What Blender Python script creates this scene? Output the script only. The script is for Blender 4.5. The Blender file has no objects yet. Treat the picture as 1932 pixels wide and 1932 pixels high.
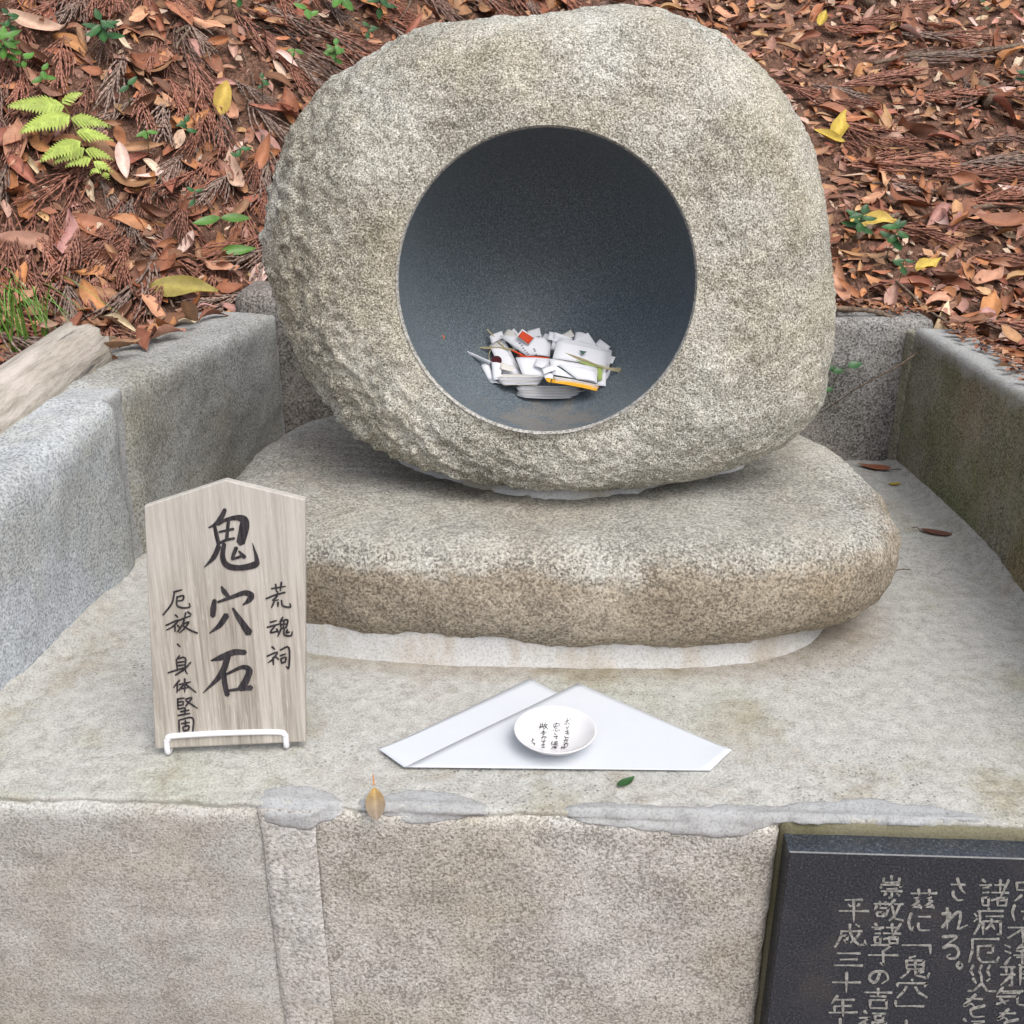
import bpy, math, random
import numpy as np
from mathutils import Vector, Matrix
from mathutils.bvhtree import BVHTree
random.seed(7); RNG = np.random.default_rng(7)
SC = bpy.context.scene
COL = SC.collection

# ------------------------------------------------------------------ camera
CAM = np.array([0.0, 0.0, 0.68]); PITCH = math.radians(22.8); YAW = math.radians(2.5)
cd = bpy.data.cameras.new('camera'); cam = bpy.data.objects.new('camera', cd); COL.objects.link(cam)
cam.location = CAM; cam.rotation_euler = (math.radians(90) - PITCH, 0, YAW)
cd.sensor_width = 36; cd.lens = 36.0; cd.clip_start = 0.02; cd.clip_end = 500
SC.camera = cam
# ------------------------------------------------------------------ sky, sun, exposure
SUN_EL, SUN_AZ = math.radians(56), math.radians(142)     # azimuth clockwise from +Y (behind the stone): front right
w = bpy.data.worlds.new('World'); SC.world = w; w.use_nodes = True
nt = w.node_tree; nt.nodes.clear()
sky = nt.nodes.new('ShaderNodeTexSky'); sky.sky_type = 'NISHITA'; sky.sun_disc = False
sky.sun_elevation = SUN_EL; sky.sun_rotation = SUN_AZ; sky.dust_density = 4.0; sky.air_density = 1.0
hs = nt.nodes.new('ShaderNodeHueSaturation'); hs.inputs['Saturation'].default_value = 0.42
bg = nt.nodes.new('ShaderNodeBackground'); bg.inputs['Strength'].default_value = 0.15
wo = nt.nodes.new('ShaderNodeOutputWorld')
nt.links.new(sky.outputs[0], hs.inputs['Color']); nt.links.new(hs.outputs[0], bg.inputs[0]); nt.links.new(bg.outputs[0], wo.inputs[0])
sl = bpy.data.lights.new('sun', 'SUN'); sun = bpy.data.objects.new('sun', sl); COL.objects.link(sun)
sl.energy = 1.1; sl.angle = math.radians(45); sl.color = (1.0, 0.965, 0.91)
sdir = Vector((math.sin(SUN_AZ) * math.cos(SUN_EL), math.cos(SUN_AZ) * math.cos(SUN_EL), math.sin(SUN_EL)))
sun.rotation_euler = sdir.to_track_quat('Z', 'Y').to_euler(); sun.location = sdir * 8
SC.view_settings.view_transform = 'Standard'; SC.view_settings.look = 'None'
SC.view_settings.exposure = 0.5; SC.view_settings.gamma = 1.0

# ------------------------------------------------------------------ measuring: photo point (1932 grid) -> place
_f = np.array([-math.sin(YAW) * math.cos(PITCH), math.cos(YAW) * math.cos(PITCH), -math.sin(PITCH)])
_r = np.array([math.cos(YAW), math.sin(YAW), 0]); _u = np.cross(_r, _f)
def ray(x, y): return _f + _r * (x - 966) / 1932 + _u * (966 - y) / 1932
def onz(x, y, z=0.0): d = ray(x, y); return CAM + d * (z - CAM[2]) / d[2]
def ony(x, y, Y): d = ray(x, y); return CAM + d * (Y - CAM[1]) / d[1]
def onp(x, y, p0, n): d = ray(x, y); return CAM + d * (np.dot(n, np.array(p0) - CAM) / np.dot(n, d))

# ------------------------------------------------------------------ noise
def _hash(i, j, k, s):
    h = (i * 374761393 + j * 668265263 + k * 2147483647 + s * 974634777) & 0xFFFFFFFF
    h = ((h ^ (h >> 13)) * 1274126177) & 0xFFFFFFFF
    h = ((h ^ (h >> 16)) * 2246822519) & 0xFFFFFFFF
    return ((h ^ (h >> 15)) & 0xFFFF) / 32767.5 - 1
def vn(P, freq=1.0, seed=0):
    P = np.asarray(P, float) * freq + 1000.37 + seed * 7.77
    I = np.floor(P).astype(np.int64); Fr = P - I; Fr = Fr * Fr * (3 - 2 * Fr)
    out = 0
    for a in (0, 1):
        for b in (0, 1):
            for c in (0, 1):
                wgt = (Fr[..., 0] if a else 1 - Fr[..., 0]) * (Fr[..., 1] if b else 1 - Fr[..., 1]) * (Fr[..., 2] if c else 1 - Fr[..., 2])
                out = out + wgt * _hash(I[..., 0] + a, I[..., 1] + b, I[..., 2] + c, seed)
    return out
def fbm(P, freq, octs=4, seed=0, gain=0.5):
    s = 0; a = 1; t = 0
    for o in range(octs):
        s = s + a * vn(P, freq * 2 ** o, seed + o); t += a; a *= gain
    return s / t

# ------------------------------------------------------------------ object helpers
WL = {}
def link(o, parent, loc):
    COL.objects.link(o)
    if parent is not None:
        o.parent = parent; pl = WL[parent.name]
        o.location = Vector(loc) - Vector(pl)
    else:
        o.location = loc
    WL[o.name] = tuple(loc)
def tag(o, label=None, cat=None, group=None, kind=None):
    if label: o['label'] = label
    if cat: o['category'] = cat
    if group: o['group'] = group
    if kind: o['kind'] = kind
    return o
def thing(name, loc, label, cat, group=None):
    o = bpy.data.objects.new(name, None); o.empty_display_size = 0.03
    link(o, None, tuple(loc)); return tag(o, label, cat, group)
def make_mesh(name, V, Fc, mat, smooth=True, tint=None, loc=(0, 0, 0)):
    m = bpy.data.meshes.new(name)
    V = np.asarray(V, float) - np.array(loc)
    m.from_pydata(V.tolist(), [], Fc if isinstance(Fc, list) else Fc.tolist())
    if smooth: m.polygons.foreach_set('use_smooth', [True] * len(m.polygons))
    if tint is not None:
        a = m.color_attributes.new('tint', 'FLOAT_COLOR', 'POINT')
        t = np.ones((len(V), 4)); t[:, :tint.shape[1]] = tint
        a.data.foreach_set('color', t.ravel())
    if mat: m.materials.append(mat)
    m.update(); return m
def mesh(name, V, Fc, mat, parent=None, loc=None, smooth=True, tint=None):
    if loc is None: loc = WL[parent.name] if parent is not None else (0, 0, 0)
    o = bpy.data.objects.new(name, make_mesh(name, V, Fc, mat, smooth, tint, loc))
    link(o, parent, tuple(loc)); return o
def grid_faces(nr, nc, wrap=False, flip=False):
    F = []
    for i in range(nr - 1):
        for j in range(nc if wrap else nc - 1):
            k = (j + 1) % nc
            q = (i * nc + j, i * nc + k, (i + 1) * nc + k, (i + 1) * nc + j)
            F.append(q[::-1] if flip else q)
    return F
def grid_normals(G, wrap=False):
    if wrap: du = np.roll(G, -1, 1) - np.roll(G, 1, 1)
    else: du = np.gradient(G, axis=1)
    dv = np.gradient(G, axis=0)
    n = np.cross(du, dv); return n / (np.linalg.norm(n, axis=-1, keepdims=True) + 1e-12)
class MB:
    def __init__(s): s.V = []; s.F = []; s.T = []; s.n = 0
    def add(s, V, Fc, tint=None):
        V = np.asarray(V, float); s.V.append(V)
        s.F += [tuple(i + s.n for i in f) for f in Fc]; s.n += len(V)
        if tint is not None: s.T.append(np.broadcast_to(np.asarray(tint, float), (len(V), np.shape(tint)[-1])))
    def build(s, name, mat, parent=None, loc=None, smooth=True):
        return mesh(name, np.concatenate(s.V), s.F, mat, parent, loc, smooth, np.concatenate(s.T) if s.T else None)
def tube(pts, rad, sides=6, cap=True, jitter=0.0):
    P = np.asarray(pts, float); n = len(P); rad = np.broadcast_to(np.asarray(rad, float), (n,))
    T = np.gradient(P, axis=0); T /= np.linalg.norm(T, axis=1, keepdims=True) + 1e-12
    ref = np.array([0, 0, 1.0]) if abs(T[0][2]) < 0.9 else np.array([1.0, 0, 0])
    V = []; A = np.cross(T[0], ref); A /= np.linalg.norm(A)
    for i in range(n):
        A = A - T[i] * np.dot(A, T[i]); A /= np.linalg.norm(A) + 1e-12; B = np.cross(T[i], A)
        for k in range(sides):
            a = 2 * math.pi * k / sides
            V.append(P[i] + (A * math.cos(a) + B * math.sin(a)) * rad[i] * (1 + jitter * random.uniform(-1, 1)))
    Fc = grid_faces(n, sides, True)
    if cap: Fc += [tuple(range(sides))[::-1], tuple((n - 1) * sides + k for k in range(sides))]
    return np.array(V), Fc
def smooth_path(pts, n=24):
    P = np.asarray(pts, float)
    if len(P) == 2: return np.linspace(P[0], P[1], max(2, n // 2))
    Q = np.vstack([2 * P[0] - P[1], P, 2 * P[-1] - P[-2]]); out = []
    seg = len(P) - 1; per = max(2, n // seg)
    for i in range(seg):
        p0, p1, p2, p3 = Q[i:i + 4]
        for t in np.linspace(0, 1, per, endpoint=False):
            out.append(0.5 * (2 * p1 + (p2 - p0) * t + (2 * p0 - 5 * p1 + 4 * p2 - p3) * t * t + (3 * p1 - p0 - 3 * p2 + p3) * t ** 3))
    out.append(P[-1]); return np.array(out)

# ------------------------------------------------------------------ materials
class Mat:
    def __init__(s, name, rough=0.8, spec=0.3):
        s.m = bpy.data.materials.new(name); s.m.use_nodes = True; s.t = s.m.node_tree; s.N = s.t.nodes; s.L = s.t.links
        s.b = s.N['Principled BSDF']; s.b.inputs['Roughness'].default_value = rough
        s.b.inputs['Specular IOR Level'].default_value = spec
        s.tc = s.N.new('ShaderNodeTexCoord').outputs['Object']
    def val(s, sock, v):
        if isinstance(v, bpy.types.NodeSocket): s.L.new(v, sock)
        else: sock.default_value = v
    def mapping(s, scale=(1, 1, 1), rot=(0, 0, 0)):
        n = s.N.new('ShaderNodeMapping'); n.inputs['Scale'].default_value = scale; n.inputs['Rotation'].default_value = rot
        s.L.new(s.tc, n.inputs[0]); return n.outputs[0]
    def noise(s, scale, detail=2, rough=0.5, vec=None, dist=0.0):
        n = s.N.new('ShaderNodeTexNoise'); n.inputs['Scale'].default_value = scale; n.inputs['Detail'].default_value = detail
        n.inputs['Roughness'].default_value = rough; n.inputs['Distortion'].default_value = dist
        s.L.new(vec or s.tc, n.inputs['Vector']); return n.outputs['Fac']
    def vor(s, scale, out='Distance', vec=None, feature='F1'):
        n = s.N.new('ShaderNodeTexVoronoi'); n.feature = feature; n.inputs['Scale'].default_value = scale
        s.L.new(vec or s.tc, n.inputs['Vector']); return n.outputs[out]
    def ramp(s, fac, stops, interp='LINEAR'):
        n = s.N.new('ShaderNodeValToRGB'); n.color_ramp.interpolation = interp; e = n.color_ramp.elements
        while len(e) < len(stops): e.new(0.5)
        for el, (p, c) in zip(e, stops):
            el.position = p; el.color = (c, c, c, 1) if not hasattr(c, '__len__') else (*c, 1)
        s.L.new(fac, n.inputs[0]); return n.outputs[0]
    def mix(s, fac, a, b, mode='MIX'):
        n = s.N.new('ShaderNodeMix'); n.data_type = 'RGBA'; n.blend_type = mode
        s.val(n.inputs[0], fac)
        for i, v in ((6, a), (7, b)):
            if isinstance(v, bpy.types.NodeSocket): s.L.new(v, n.inputs[i])
            else: n.inputs[i].default_value = (v, v, v, 1) if not hasattr(v, '__len__') else (*v, 1)
        return n.outputs[2]
    def math(s, op, a, b=0.0, clamp=False):
        n = s.N.new('ShaderNodeMath'); n.operation = op; n.use_clamp = clamp
        s.val(n.inputs[0], a); s.val(n.inputs[1], b); return n.outputs[0]
    def sep(s, vec=None):
        n = s.N.new('ShaderNodeSeparateXYZ'); s.L.new(vec or s.tc, n.inputs[0]); return n.outputs
    def attr(s, name):
        n = s.N.new('ShaderNodeAttribute'); n.attribute_name = name; return n.outputs
    def bump(s, h, strength, dist):
        n = s.N.new('ShaderNodeBump'); n.inputs['Strength'].default_value = strength; n.inputs['Distance'].default_value = dist
        s.L.new(h, n.inputs['Height'])
        if s.b.inputs['Normal'].is_linked: s.L.new(s.b.inputs['Normal'].links[0].from_socket, n.inputs['Normal'])
        s.L.new(n.outputs[0], s.b.inputs['Normal'])
    def color(s, c): s.val(s.b.inputs['Base Color'], c if isinstance(c, bpy.types.NodeSocket) else (*c, 1)); return s.m
    def set(s, **k):
        for a, v in k.items(): s.val(s.b.inputs[a.replace('_', ' ')], v)

def granite(name, light, mid, dark, stain, sc=1.0, stain_amt=0.5, patch=None, patch_amt=0.5, rough=0.88, bump=0.5, aniso=(1, 1, 1), lo=0.36, hi=0.64, blotch=0.34):
    M = Mat(name, rough, 0.2)
    v = M.mapping(aniso) if aniso != (1, 1, 1) else M.tc
    n1 = M.noise(330 * sc, 2, 0.7, v)
    vo = M.vor(380 * sc, 'Color', v)
    med = M.noise(42, 3, 0.7, v)
    big = M.noise(8.5, 4, 0.68)
    f = M.math('ADD', M.math('MULTIPLY', n1, 0.80), M.math('MULTIPLY', M.sep(vo)[0], 0.20))
    f = M.math('ADD', f, M.math('MULTIPLY', M.math('SUBTRACT', big, 0.5), blotch))
    f = M.math('ADD', f, M.math('MULTIPLY', M.math('SUBTRACT', med, 0.5), 0.16))
    c = M.ramp(f, [(lo, dark), ((lo + hi) / 2 - 0.01, mid), (hi, light), (hi + 0.13, tuple(min(1, x * 1.22) for x in light))])
    st = M.ramp(M.math('ADD', M.noise(5.5, 4, 0.62, M.mapping((1, 1, 1), (0.4, 0.8, 0.1))), M.math('MULTIPLY', M.math('SUBTRACT', med, 0.5), 0.25)), [(0.44, 0), (0.66, 1)])
    c = M.mix(M.math('MULTIPLY', st, stain_amt), c, M.mix(1.0, c, stain, 'MULTIPLY'))
    if patch is not None:
        st2 = M.ramp(M.noise(3.4, 4, 0.6, M.mapping((1, 1, 1), (0.5, 0.2, 0.9))), [(0.44, 0), (0.62, 1)])
        c = M.mix(M.math('MULTIPLY', st2, patch_amt), c, M.mix(1.0, c, patch, 'MULTIPLY'))
    M.bump(n1, bump, 0.003)
    return M, c

M, c = granite('boulder_granite', (0.70, 0.69, 0.64), (0.40, 0.386, 0.335), (0.16, 0.15, 0.118), (0.90, 0.83, 0.68), 1.45, 0.55, (0.82, 0.80, 0.72), 0.5, bump=0.9, blotch=0.36)
MAT_BOULDER = M.color(c)
M, c = granite('base_stone_granite', (0.54, 0.535, 0.495), (0.34, 0.332, 0.30), (0.125, 0.12, 0.108), (0.88, 0.78, 0.66), 0.92, 0.5, (0.82, 0.78, 0.70), 0.5)
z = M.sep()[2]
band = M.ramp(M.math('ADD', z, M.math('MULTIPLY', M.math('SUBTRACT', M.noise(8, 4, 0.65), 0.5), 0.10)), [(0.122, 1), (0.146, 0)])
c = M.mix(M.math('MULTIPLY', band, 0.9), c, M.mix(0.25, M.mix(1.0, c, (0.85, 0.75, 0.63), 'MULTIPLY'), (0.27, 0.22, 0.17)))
dull = M.ramp(M.math('ADD', z, M.math('MULTIPLY', M.math('SUBTRACT', M.noise(14, 3, 0.6), 0.5), 0.03)), [(0.142, 0), (0.166, 1)])
c = M.mix(M.math('MULTIPLY', dull, 0.75), c, M.mix(0.5, c, (0.285, 0.275, 0.245)))
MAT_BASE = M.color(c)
M, c = granite('blue_grey_granite', (0.57, 0.61, 0.655), (0.455, 0.49, 0.53), (0.275, 0.295, 0.32), (0.86, 0.80, 0.66), 0.9, 0.6, (0.76, 0.76, 0.74), 0.5, bump=0.6)
MAT_WALL_L = M.color(c)
M, c = granite('grey_brown_granite', (0.46, 0.47, 0.465), (0.355, 0.36, 0.345), (0.21, 0.21, 0.195), (0.78, 0.71, 0.58), 0.9, 0.6, (0.70, 0.68, 0.60), 0.7, bump=0.6)
MAT_WALL_LF = M.color(c)
M, c = granite('dark_speckled_granite', (0.36, 0.35, 0.34), (0.22, 0.212, 0.202), (0.085, 0.08, 0.075), (0.80, 0.70, 0.62), 0.85, 0.5, (0.68, 0.64, 0.58), 0.6)
MAT_WALL_B = M.color(c)
M, c = granite('mossy_granite', (0.36, 0.345, 0.285), (0.25, 0.238, 0.19), (0.125, 0.118, 0.09), (0.66, 0.74, 0.50), 0.9, 0.9, (1.0, 0.80, 0.60), 0.7)
topm = M.ramp(M.math('ADD', M.sep()[2], M.math('MULTIPLY', M.math('SUBTRACT', M.noise(30, 3, 0.6), 0.5), 0.05)), [(0.235, 0), (0.262, 1)])
c = M.mix(topm, c, M.mix(M.noise(260, 2, 0.6), (0.18, 0.18, 0.17), (0.52, 0.53, 0.53)))
MAT_WALL_R = M.color(c)
M, c = granite('front_granite', (0.62, 0.61, 0.58), (0.465, 0.452, 0.422), (0.25, 0.238, 0.212), (0.88, 0.79, 0.66), 1.05, 0.55, (0.84, 0.81, 0.75), 0.7, bump=0.55)
MAT_FRONT = M.color(c)
M, c = granite('front_granite_grey', (0.555, 0.56, 0.55), (0.46, 0.455, 0.438), (0.30, 0.293, 0.275), (0.88, 0.81, 0.70), 1.15, 0.6, (0.84, 0.82, 0.77), 0.7, bump=0.45)
MAT_FRONT_L = M.color(c)
M, c = granite('joint_granite', (0.60, 0.595, 0.58), (0.51, 0.50, 0.48), (0.30, 0.29, 0.27), (0.86, 0.78, 0.66), 0.8, 0.6, None, bump=0.6)
MAT_JOINT = M.color(c)
M, c = granite('joint_blue', (0.45, 0.465, 0.475), (0.385, 0.395, 0.405), (0.28, 0.285, 0.29), (0.88, 0.84, 0.78), 0.9, 0.5, None, bump=0.3)
MAT_JOINTB = M.color(c)
M, c = granite('joint_olive', (0.36, 0.345, 0.28), (0.27, 0.255, 0.20), (0.15, 0.14, 0.105), (0.8, 0.78, 0.6), 0.9, 0.6, None, bump=0.4)
MAT_JOINTO = M.color(c)

M = Mat('concrete', 0.9, 0.2)
n1 = M.noise(400, 2, 0.65); n2 = M.noise(60, 3, 0.65); n3 = M.noise(4.5, 4, 0.6); n4 = M.noise(9, 4, 0.65)
c = M.ramp(M.math('ADD', M.math('MULTIPLY', n1, 0.6), M.math('MULTIPLY', n2, 0.4)), [(0.36, (0.275, 0.27, 0.248)), (0.5, (0.425, 0.42, 0.395)), (0.64, (0.54, 0.535, 0.51))])
c = M.mix(M.math('MULTIPLY', M.ramp(n3, [(0.5, 0), (0.68, 1)]), 0.55), c, M.mix(1.0, c, (0.86, 0.89, 0.76), 'MULTIPLY'))
c = M.mix(M.math('MULTIPLY', M.ramp(n4, [(0.53, 0), (0.70, 1)]), 0.6), c, M.mix(1.0, c, (0.72, 0.62, 0.48), 'MULTIPLY'))
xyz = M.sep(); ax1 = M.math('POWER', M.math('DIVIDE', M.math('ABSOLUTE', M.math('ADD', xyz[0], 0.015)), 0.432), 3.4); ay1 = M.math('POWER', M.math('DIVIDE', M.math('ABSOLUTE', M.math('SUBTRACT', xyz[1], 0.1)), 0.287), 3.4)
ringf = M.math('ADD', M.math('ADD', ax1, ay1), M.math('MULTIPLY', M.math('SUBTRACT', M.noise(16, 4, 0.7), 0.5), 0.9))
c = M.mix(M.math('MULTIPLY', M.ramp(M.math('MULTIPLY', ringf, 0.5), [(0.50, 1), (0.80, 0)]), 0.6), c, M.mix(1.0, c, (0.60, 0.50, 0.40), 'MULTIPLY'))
pits = M.ramp(M.vor(130, 'Distance'), [(0.12, 1), (0.24, 0)])
pmask = M.ramp(M.noise(6, 3), [(0.45, 0), (0.6, 1)])
c = M.mix(M.math('MULTIPLY', M.math('MULTIPLY', pits, pmask), 0.75), c, (0.10, 0.095, 0.085))
M.bump(n1, 0.5, 0.002)
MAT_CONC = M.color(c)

def mortar(name, a, b, stain=(0.75, 0.62, 0.45), amt=0.5):
    M = Mat(name, 0.85, 0.25)
    c = M.mix(M.noise(34, 5, 0.75), a, b); gr = M.noise(360, 2, 0.7); c = M.mix(M.ramp(gr, [(0.36, 0.5), (0.52, 0)]), c, M.mix(1.0, c, (0.5, 0.48, 0.45), 'MULTIPLY'))
    c = M.mix(M.math('MULTIPLY', M.ramp(M.noise(14, 4, 0.6, M.mapping((1, 1, 0.35))), [(0.48, 0), (0.66, 1)]), amt), c, M.mix(1.0, c, stain, 'MULTIPLY'))
    sp = M.ramp(M.noise(160, 2, 0.5), [(0.24, 1), (0.30, 0)])
    c = M.mix(M.math('MULTIPLY', sp, 0.6), c, (0.12, 0.10, 0.08))
    M.bump(M.noise(200, 3, 0.6), 0.35, 0.002); return M.color(c)
MAT_MORTAR_W = mortar('pale_mortar', (0.46, 0.457, 0.447), (0.68, 0.677, 0.674), (0.78, 0.68, 0.54), 0.8)
MAT_MORTAR_B = mortar('blue_grey_mortar', (0.32, 0.33, 0.338), (0.46, 0.468, 0.475), (0.85, 0.82, 0.76), 0.4)
MAT_MORTAR_O = mortar('mossy_mortar', (0.15, 0.14, 0.09), (0.235, 0.22, 0.15), (0.6, 0.6, 0.42), 0.6)
MAT_MORTAR_J = mortar('joint_mortar', (0.26, 0.255, 0.235), (0.46, 0.45, 0.425), (0.82, 0.74, 0.62), 0.6)

M = Mat('bowl_polished', 0.48, 0.38)
sp = M.noise(420, 2, 0.6)
c = M.ramp(sp, [(0.34, (0.070, 0.090, 0.104)), (0.54, (0.132, 0.162, 0.184)), (0.72, (0.23, 0.27, 0.295))])
zz = M.sep()[2]
dust = M.math('MULTIPLY', M.ramp(M.math('ADD', zz, M.math('MULTIPLY', M.math('SUBTRACT', M.noise(24, 5, 0.75), 0.46), 0.15)), [(0.0, 1), (0.014, 0)]), 0.5)
c = M.mix(dust, c, (0.24, 0.205, 0.17))
c = M.mix(M.math('MULTIPLY', M.ramp(M.noise(9, 4, 0.6), [(0.5, 0), (0.75, 1)]), 0.25), c, (0.11, 0.12, 0.125))
M.bump(sp, 0.2, 0.001)
MAT_BOWL = M.color(c)
M = Mat('chipped_rim', 0.9, 0.2); MAT_RIM = M.color(M.ramp(M.noise(300, 2), [(0.35, (0.20, 0.19, 0.17)), (0.65, (0.52, 0.51, 0.48))]))

M = Mat('weathered_wood', 0.75, 0.25)
v = M.mapping((1, 1, 0.035)); g = M.noise(230, 3, 0.7, v); g2 = M.noise(38, 3, 0.6, M.mapping((1, 1, 0.06)), 0.6)
v3 = M.mapping((1, 1, 0.12)); fl = M.noise(420, 2, 0.5, v3)
c = M.ramp(M.math('ADD', M.math('MULTIPLY', g, 0.55), M.math('MULTIPLY', g2, 0.45)), [(0.34, (0.20, 0.172, 0.142)), (0.47, (0.36, 0.327, 0.283)), (0.62, (0.51, 0.475, 0.425))])
c = M.mix(M.math('MULTIPLY', M.ramp(fl, [(0.58, 0), (0.70, 1)]), 0.35), c, (0.70, 0.65, 0.58))
zt = M.ramp(M.math('ADD', M.sep()[2], M.math('MULTIPLY', M.noise(10, 4), 0.2)), [(0.22, 0), (0.36, 1)])
c = M.mix(M.math('MULTIPLY', zt, 0.45), c, (0.56, 0.55, 0.52))
M.bump(g, 0.35, 0.002); MAT_WOOD = M.color(c)
M = Mat('ink', 0.7, 0.2); MAT_INK = M.color(M.ramp(M.noise(500, 2, 0.5, M.mapping((1, 1, 0.1))), [(0.35, (0.022, 0.020, 0.024)), (0.7, (0.060, 0.054, 0.058))]))
M = Mat('white_paint_wire', 0.3, 0.5); MAT_WIRE = M.color((0.80, 0.80, 0.84))
M = Mat('porcelain', 0.25, 0.5); MAT_DISH = M.color((0.72, 0.715, 0.73))
def paper(name, col, rough=0.8):
    M = Mat(name, rough, 0.2); c = M.mix(M.noise(60, 4, 0.6), tuple(x * 0.95 for x in col), col); M.bump(M.noise(30, 3), 0.1, 0.003); return M.color(c)
MAT_PAPER = paper('white_paper', (0.80, 0.81, 0.86)); MAT_SHEET = paper('thin_white_paper', (0.60, 0.63, 0.67)); MAT_PAPER2 = paper('cream_paper', (0.70, 0.68, 0.64))
MAT_RED = paper('red_print', (0.62, 0.075, 0.03)); MAT_YEL = paper('yellow_paper', (0.75, 0.38, 0.03)); MAT_GREEN = paper('green_paper', (0.36, 0.46, 0.14))
MAT_DKGREEN = paper('dark_green_print', (0.07, 0.14, 0.11)); MAT_DKRED = paper('dark_red_print', (0.09, 0.02, 0.025)); MAT_RAFFIA = paper('straw', (0.52, 0.45, 0.28))

M = Mat('black_granite', 0.16, 0.5)
sp = M.noise(420, 2, 0.75)
c = M.ramp(sp, [(0.40, (0.024, 0.029, 0.038)), (0.62, (0.054, 0.062, 0.075)), (0.76, (0.17, 0.185, 0.20))])
dst = M.ramp(M.noise(11, 5, 0.65), [(0.5, 0), (0.75, 1)])
c = M.mix(M.math('MULTIPLY', dst, 0.45), c, (0.11, 0.10, 0.085))
M.set(Roughness=M.ramp(M.noise(20, 4), [(0.4, 0.16), (0.7, 0.34)])); MAT_PLAQUE = M.color(c)
M = Mat('carved_letter', 0.9, 0.2); MAT_CARVE = M.color(M.ramp(M.noise(260, 3), [(0.35, (0.18, 0.18, 0.168)), (0.65, (0.40, 0.395, 0.37))]))

def leafmat(name, rough, spec):
    M = Mat(name, rough, spec); a = M.attr('tint')
    v = M.noise(85, 4, 0.65); c = M.mix(M.math('MULTIPLY', M.ramp(v, [(0.35, 1), (0.6, 0)]), 0.45), a['Color'], M.mix(1.0, a['Color'], (0.55, 0.45, 0.40), 'MULTIPLY'))
    sp = M.ramp(M.noise(330, 2), [(0.64, 0), (0.72, 1)]); c = M.mix(M.math('MULTIPLY', sp, 0.35), c, (0.09, 0.055, 0.03))
    M.bump(M.noise(220, 3), 0.2, 0.002); M.set(Transmission_Weight=0.0)
    M.color(c); return M.m
MAT_LEAF = leafmat('fallen_leaf', 0.58, 0.3)
MAT_GREENLEAF = leafmat('green_leaf', 0.4, 0.4)
MAT_NEEDLE = leafmat('dry_cedar', 0.8, 0.2)
M = Mat('soil', 0.95, 0.1); g = M.noise(120, 4, 0.75, M.mapping((1, 0.35, 1), (0, 0, 0.6)), 1.2); M.bump(g, 0.9, 0.012); MAT_SOIL = M.color(M.ramp(g, [(0.34, (0.06, 0.036, 0.026)), (0.52, (0.21, 0.115, 0.08)), (0.68, (0.33, 0.195, 0.145))]))
M = Mat('bark_twig', 0.85, 0.2); MAT_TWIG = M.color(M.ramp(M.noise(160, 4, 0.65, M.mapping((1, 1, 1))), [(0.35, (0.075, 0.050, 0.036)), (0.65, (0.23, 0.17, 0.125))]))
M = Mat('bleached_log', 0.85, 0.2)
lt = M.attr('tint')['Vector']; g = M.noise(4.0, 5, 0.7, lt)
c = M.ramp(g, [(0.30, (0.26, 0.235, 0.195)), (0.5, (0.44, 0.40, 0.345)), (0.68, (0.54, 0.50, 0.45))])
c = M.mix(M.ramp(M.noise(1.6, 4, 0.6, lt), [(0.62, 0), (0.68, 1)]), c, (0.12, 0.115, 0.12))
c = M.mix(M.math('MULTIPLY', M.ramp(M.noise(1.1, 4, 0.6, lt), [(0.55, 0), (0.62, 1)]), 0.6), c, (0.66, 0.59, 0.55))
crk = M.ramp(M.noise(11, 3, 0.6, lt), [(0.30, 1), (0.36, 0)]); c = M.mix(M.math('MULTIPLY', crk, 0.7), c, (0.13, 0.11, 0.09)); c = M.mix(M.math('MULTIPLY', M.noise(330, 2, 0.7), 0.35), c, (0.30, 0.27, 0.23)); M.bump(g, 0.6, 0.006); M.bump(M.noise(240, 3, 0.7), 0.4, 0.003); MAT_LOG = M.color(c)

# ------------------------------------------------------------------ terrain
def slope_h(x, y):
    x = np.asarray(x, float); y = np.asarray(y, float)
    k = np.clip((x + 0.5) / 1.1, 0, 1); k = k * k * (3 - 2 * k)
    sl = 0.90 * (1 - k) + 0.47 * k
    q = 0.92 * (y - 2.0) + (1 - k) * 0.50 * (-x - 0.70)
    q2 = np.where(q > 0, q, 0.35 * q)
    z = 0.265 + sl * q2
    z = np.maximum(z, 0.225 - 0.14 * np.clip((1.38 - y) / 0.4, 0, 1) * (x < 0))
    z = np.where(z > 4.0, 4.0 + (z - 4.0) * 0.1, z)
    P = np.stack([x, y, np.zeros_like(x)], -1)
    return z + 0.035 * fbm(P, 2.2, 3, 5) * np.clip(q2 * 3 + 0.3, 0.1, 1.0)
def wall_x_left(y): return np.interp(y, [0.8, 1.02, 1.37, 1.9, 2.1], [-0.672, -0.654, -0.618, -0.526, -0.49])
def ground_h(x, y):
    x = np.asarray(x, float); y = np.asarray(y, float)
    z = slope_h(x, y)
    inside = (x > wall_x_left(np.minimum(y, 2.0)) - 0.10) & (x < 0.70) & (y < 2.0)
    z = np.where(inside, -0.12, z)
    return np.where(y < 0.93, -0.75, z)
def axis(lo, hi, flo, fhi, fine):
    a = list(np.arange(flo, fhi, fine)); d = fine; p = flo
    left = []
    while p > lo: d *= 1.35; p -= d; left.append(p)
    d = fine; p = a[-1]; right = []
    while p < hi: d *= 1.35; p += d; right.append(p)
    return np.array(left[::-1] + a + right)
ax, ay = axis(-60, 60, -2.6, 3.0, 0.05), axis(-60, 60, 0.7, 5.0, 0.05)
X, Y = np.meshgrid(ax, ay); Z = ground_h(X, Y)
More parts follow.
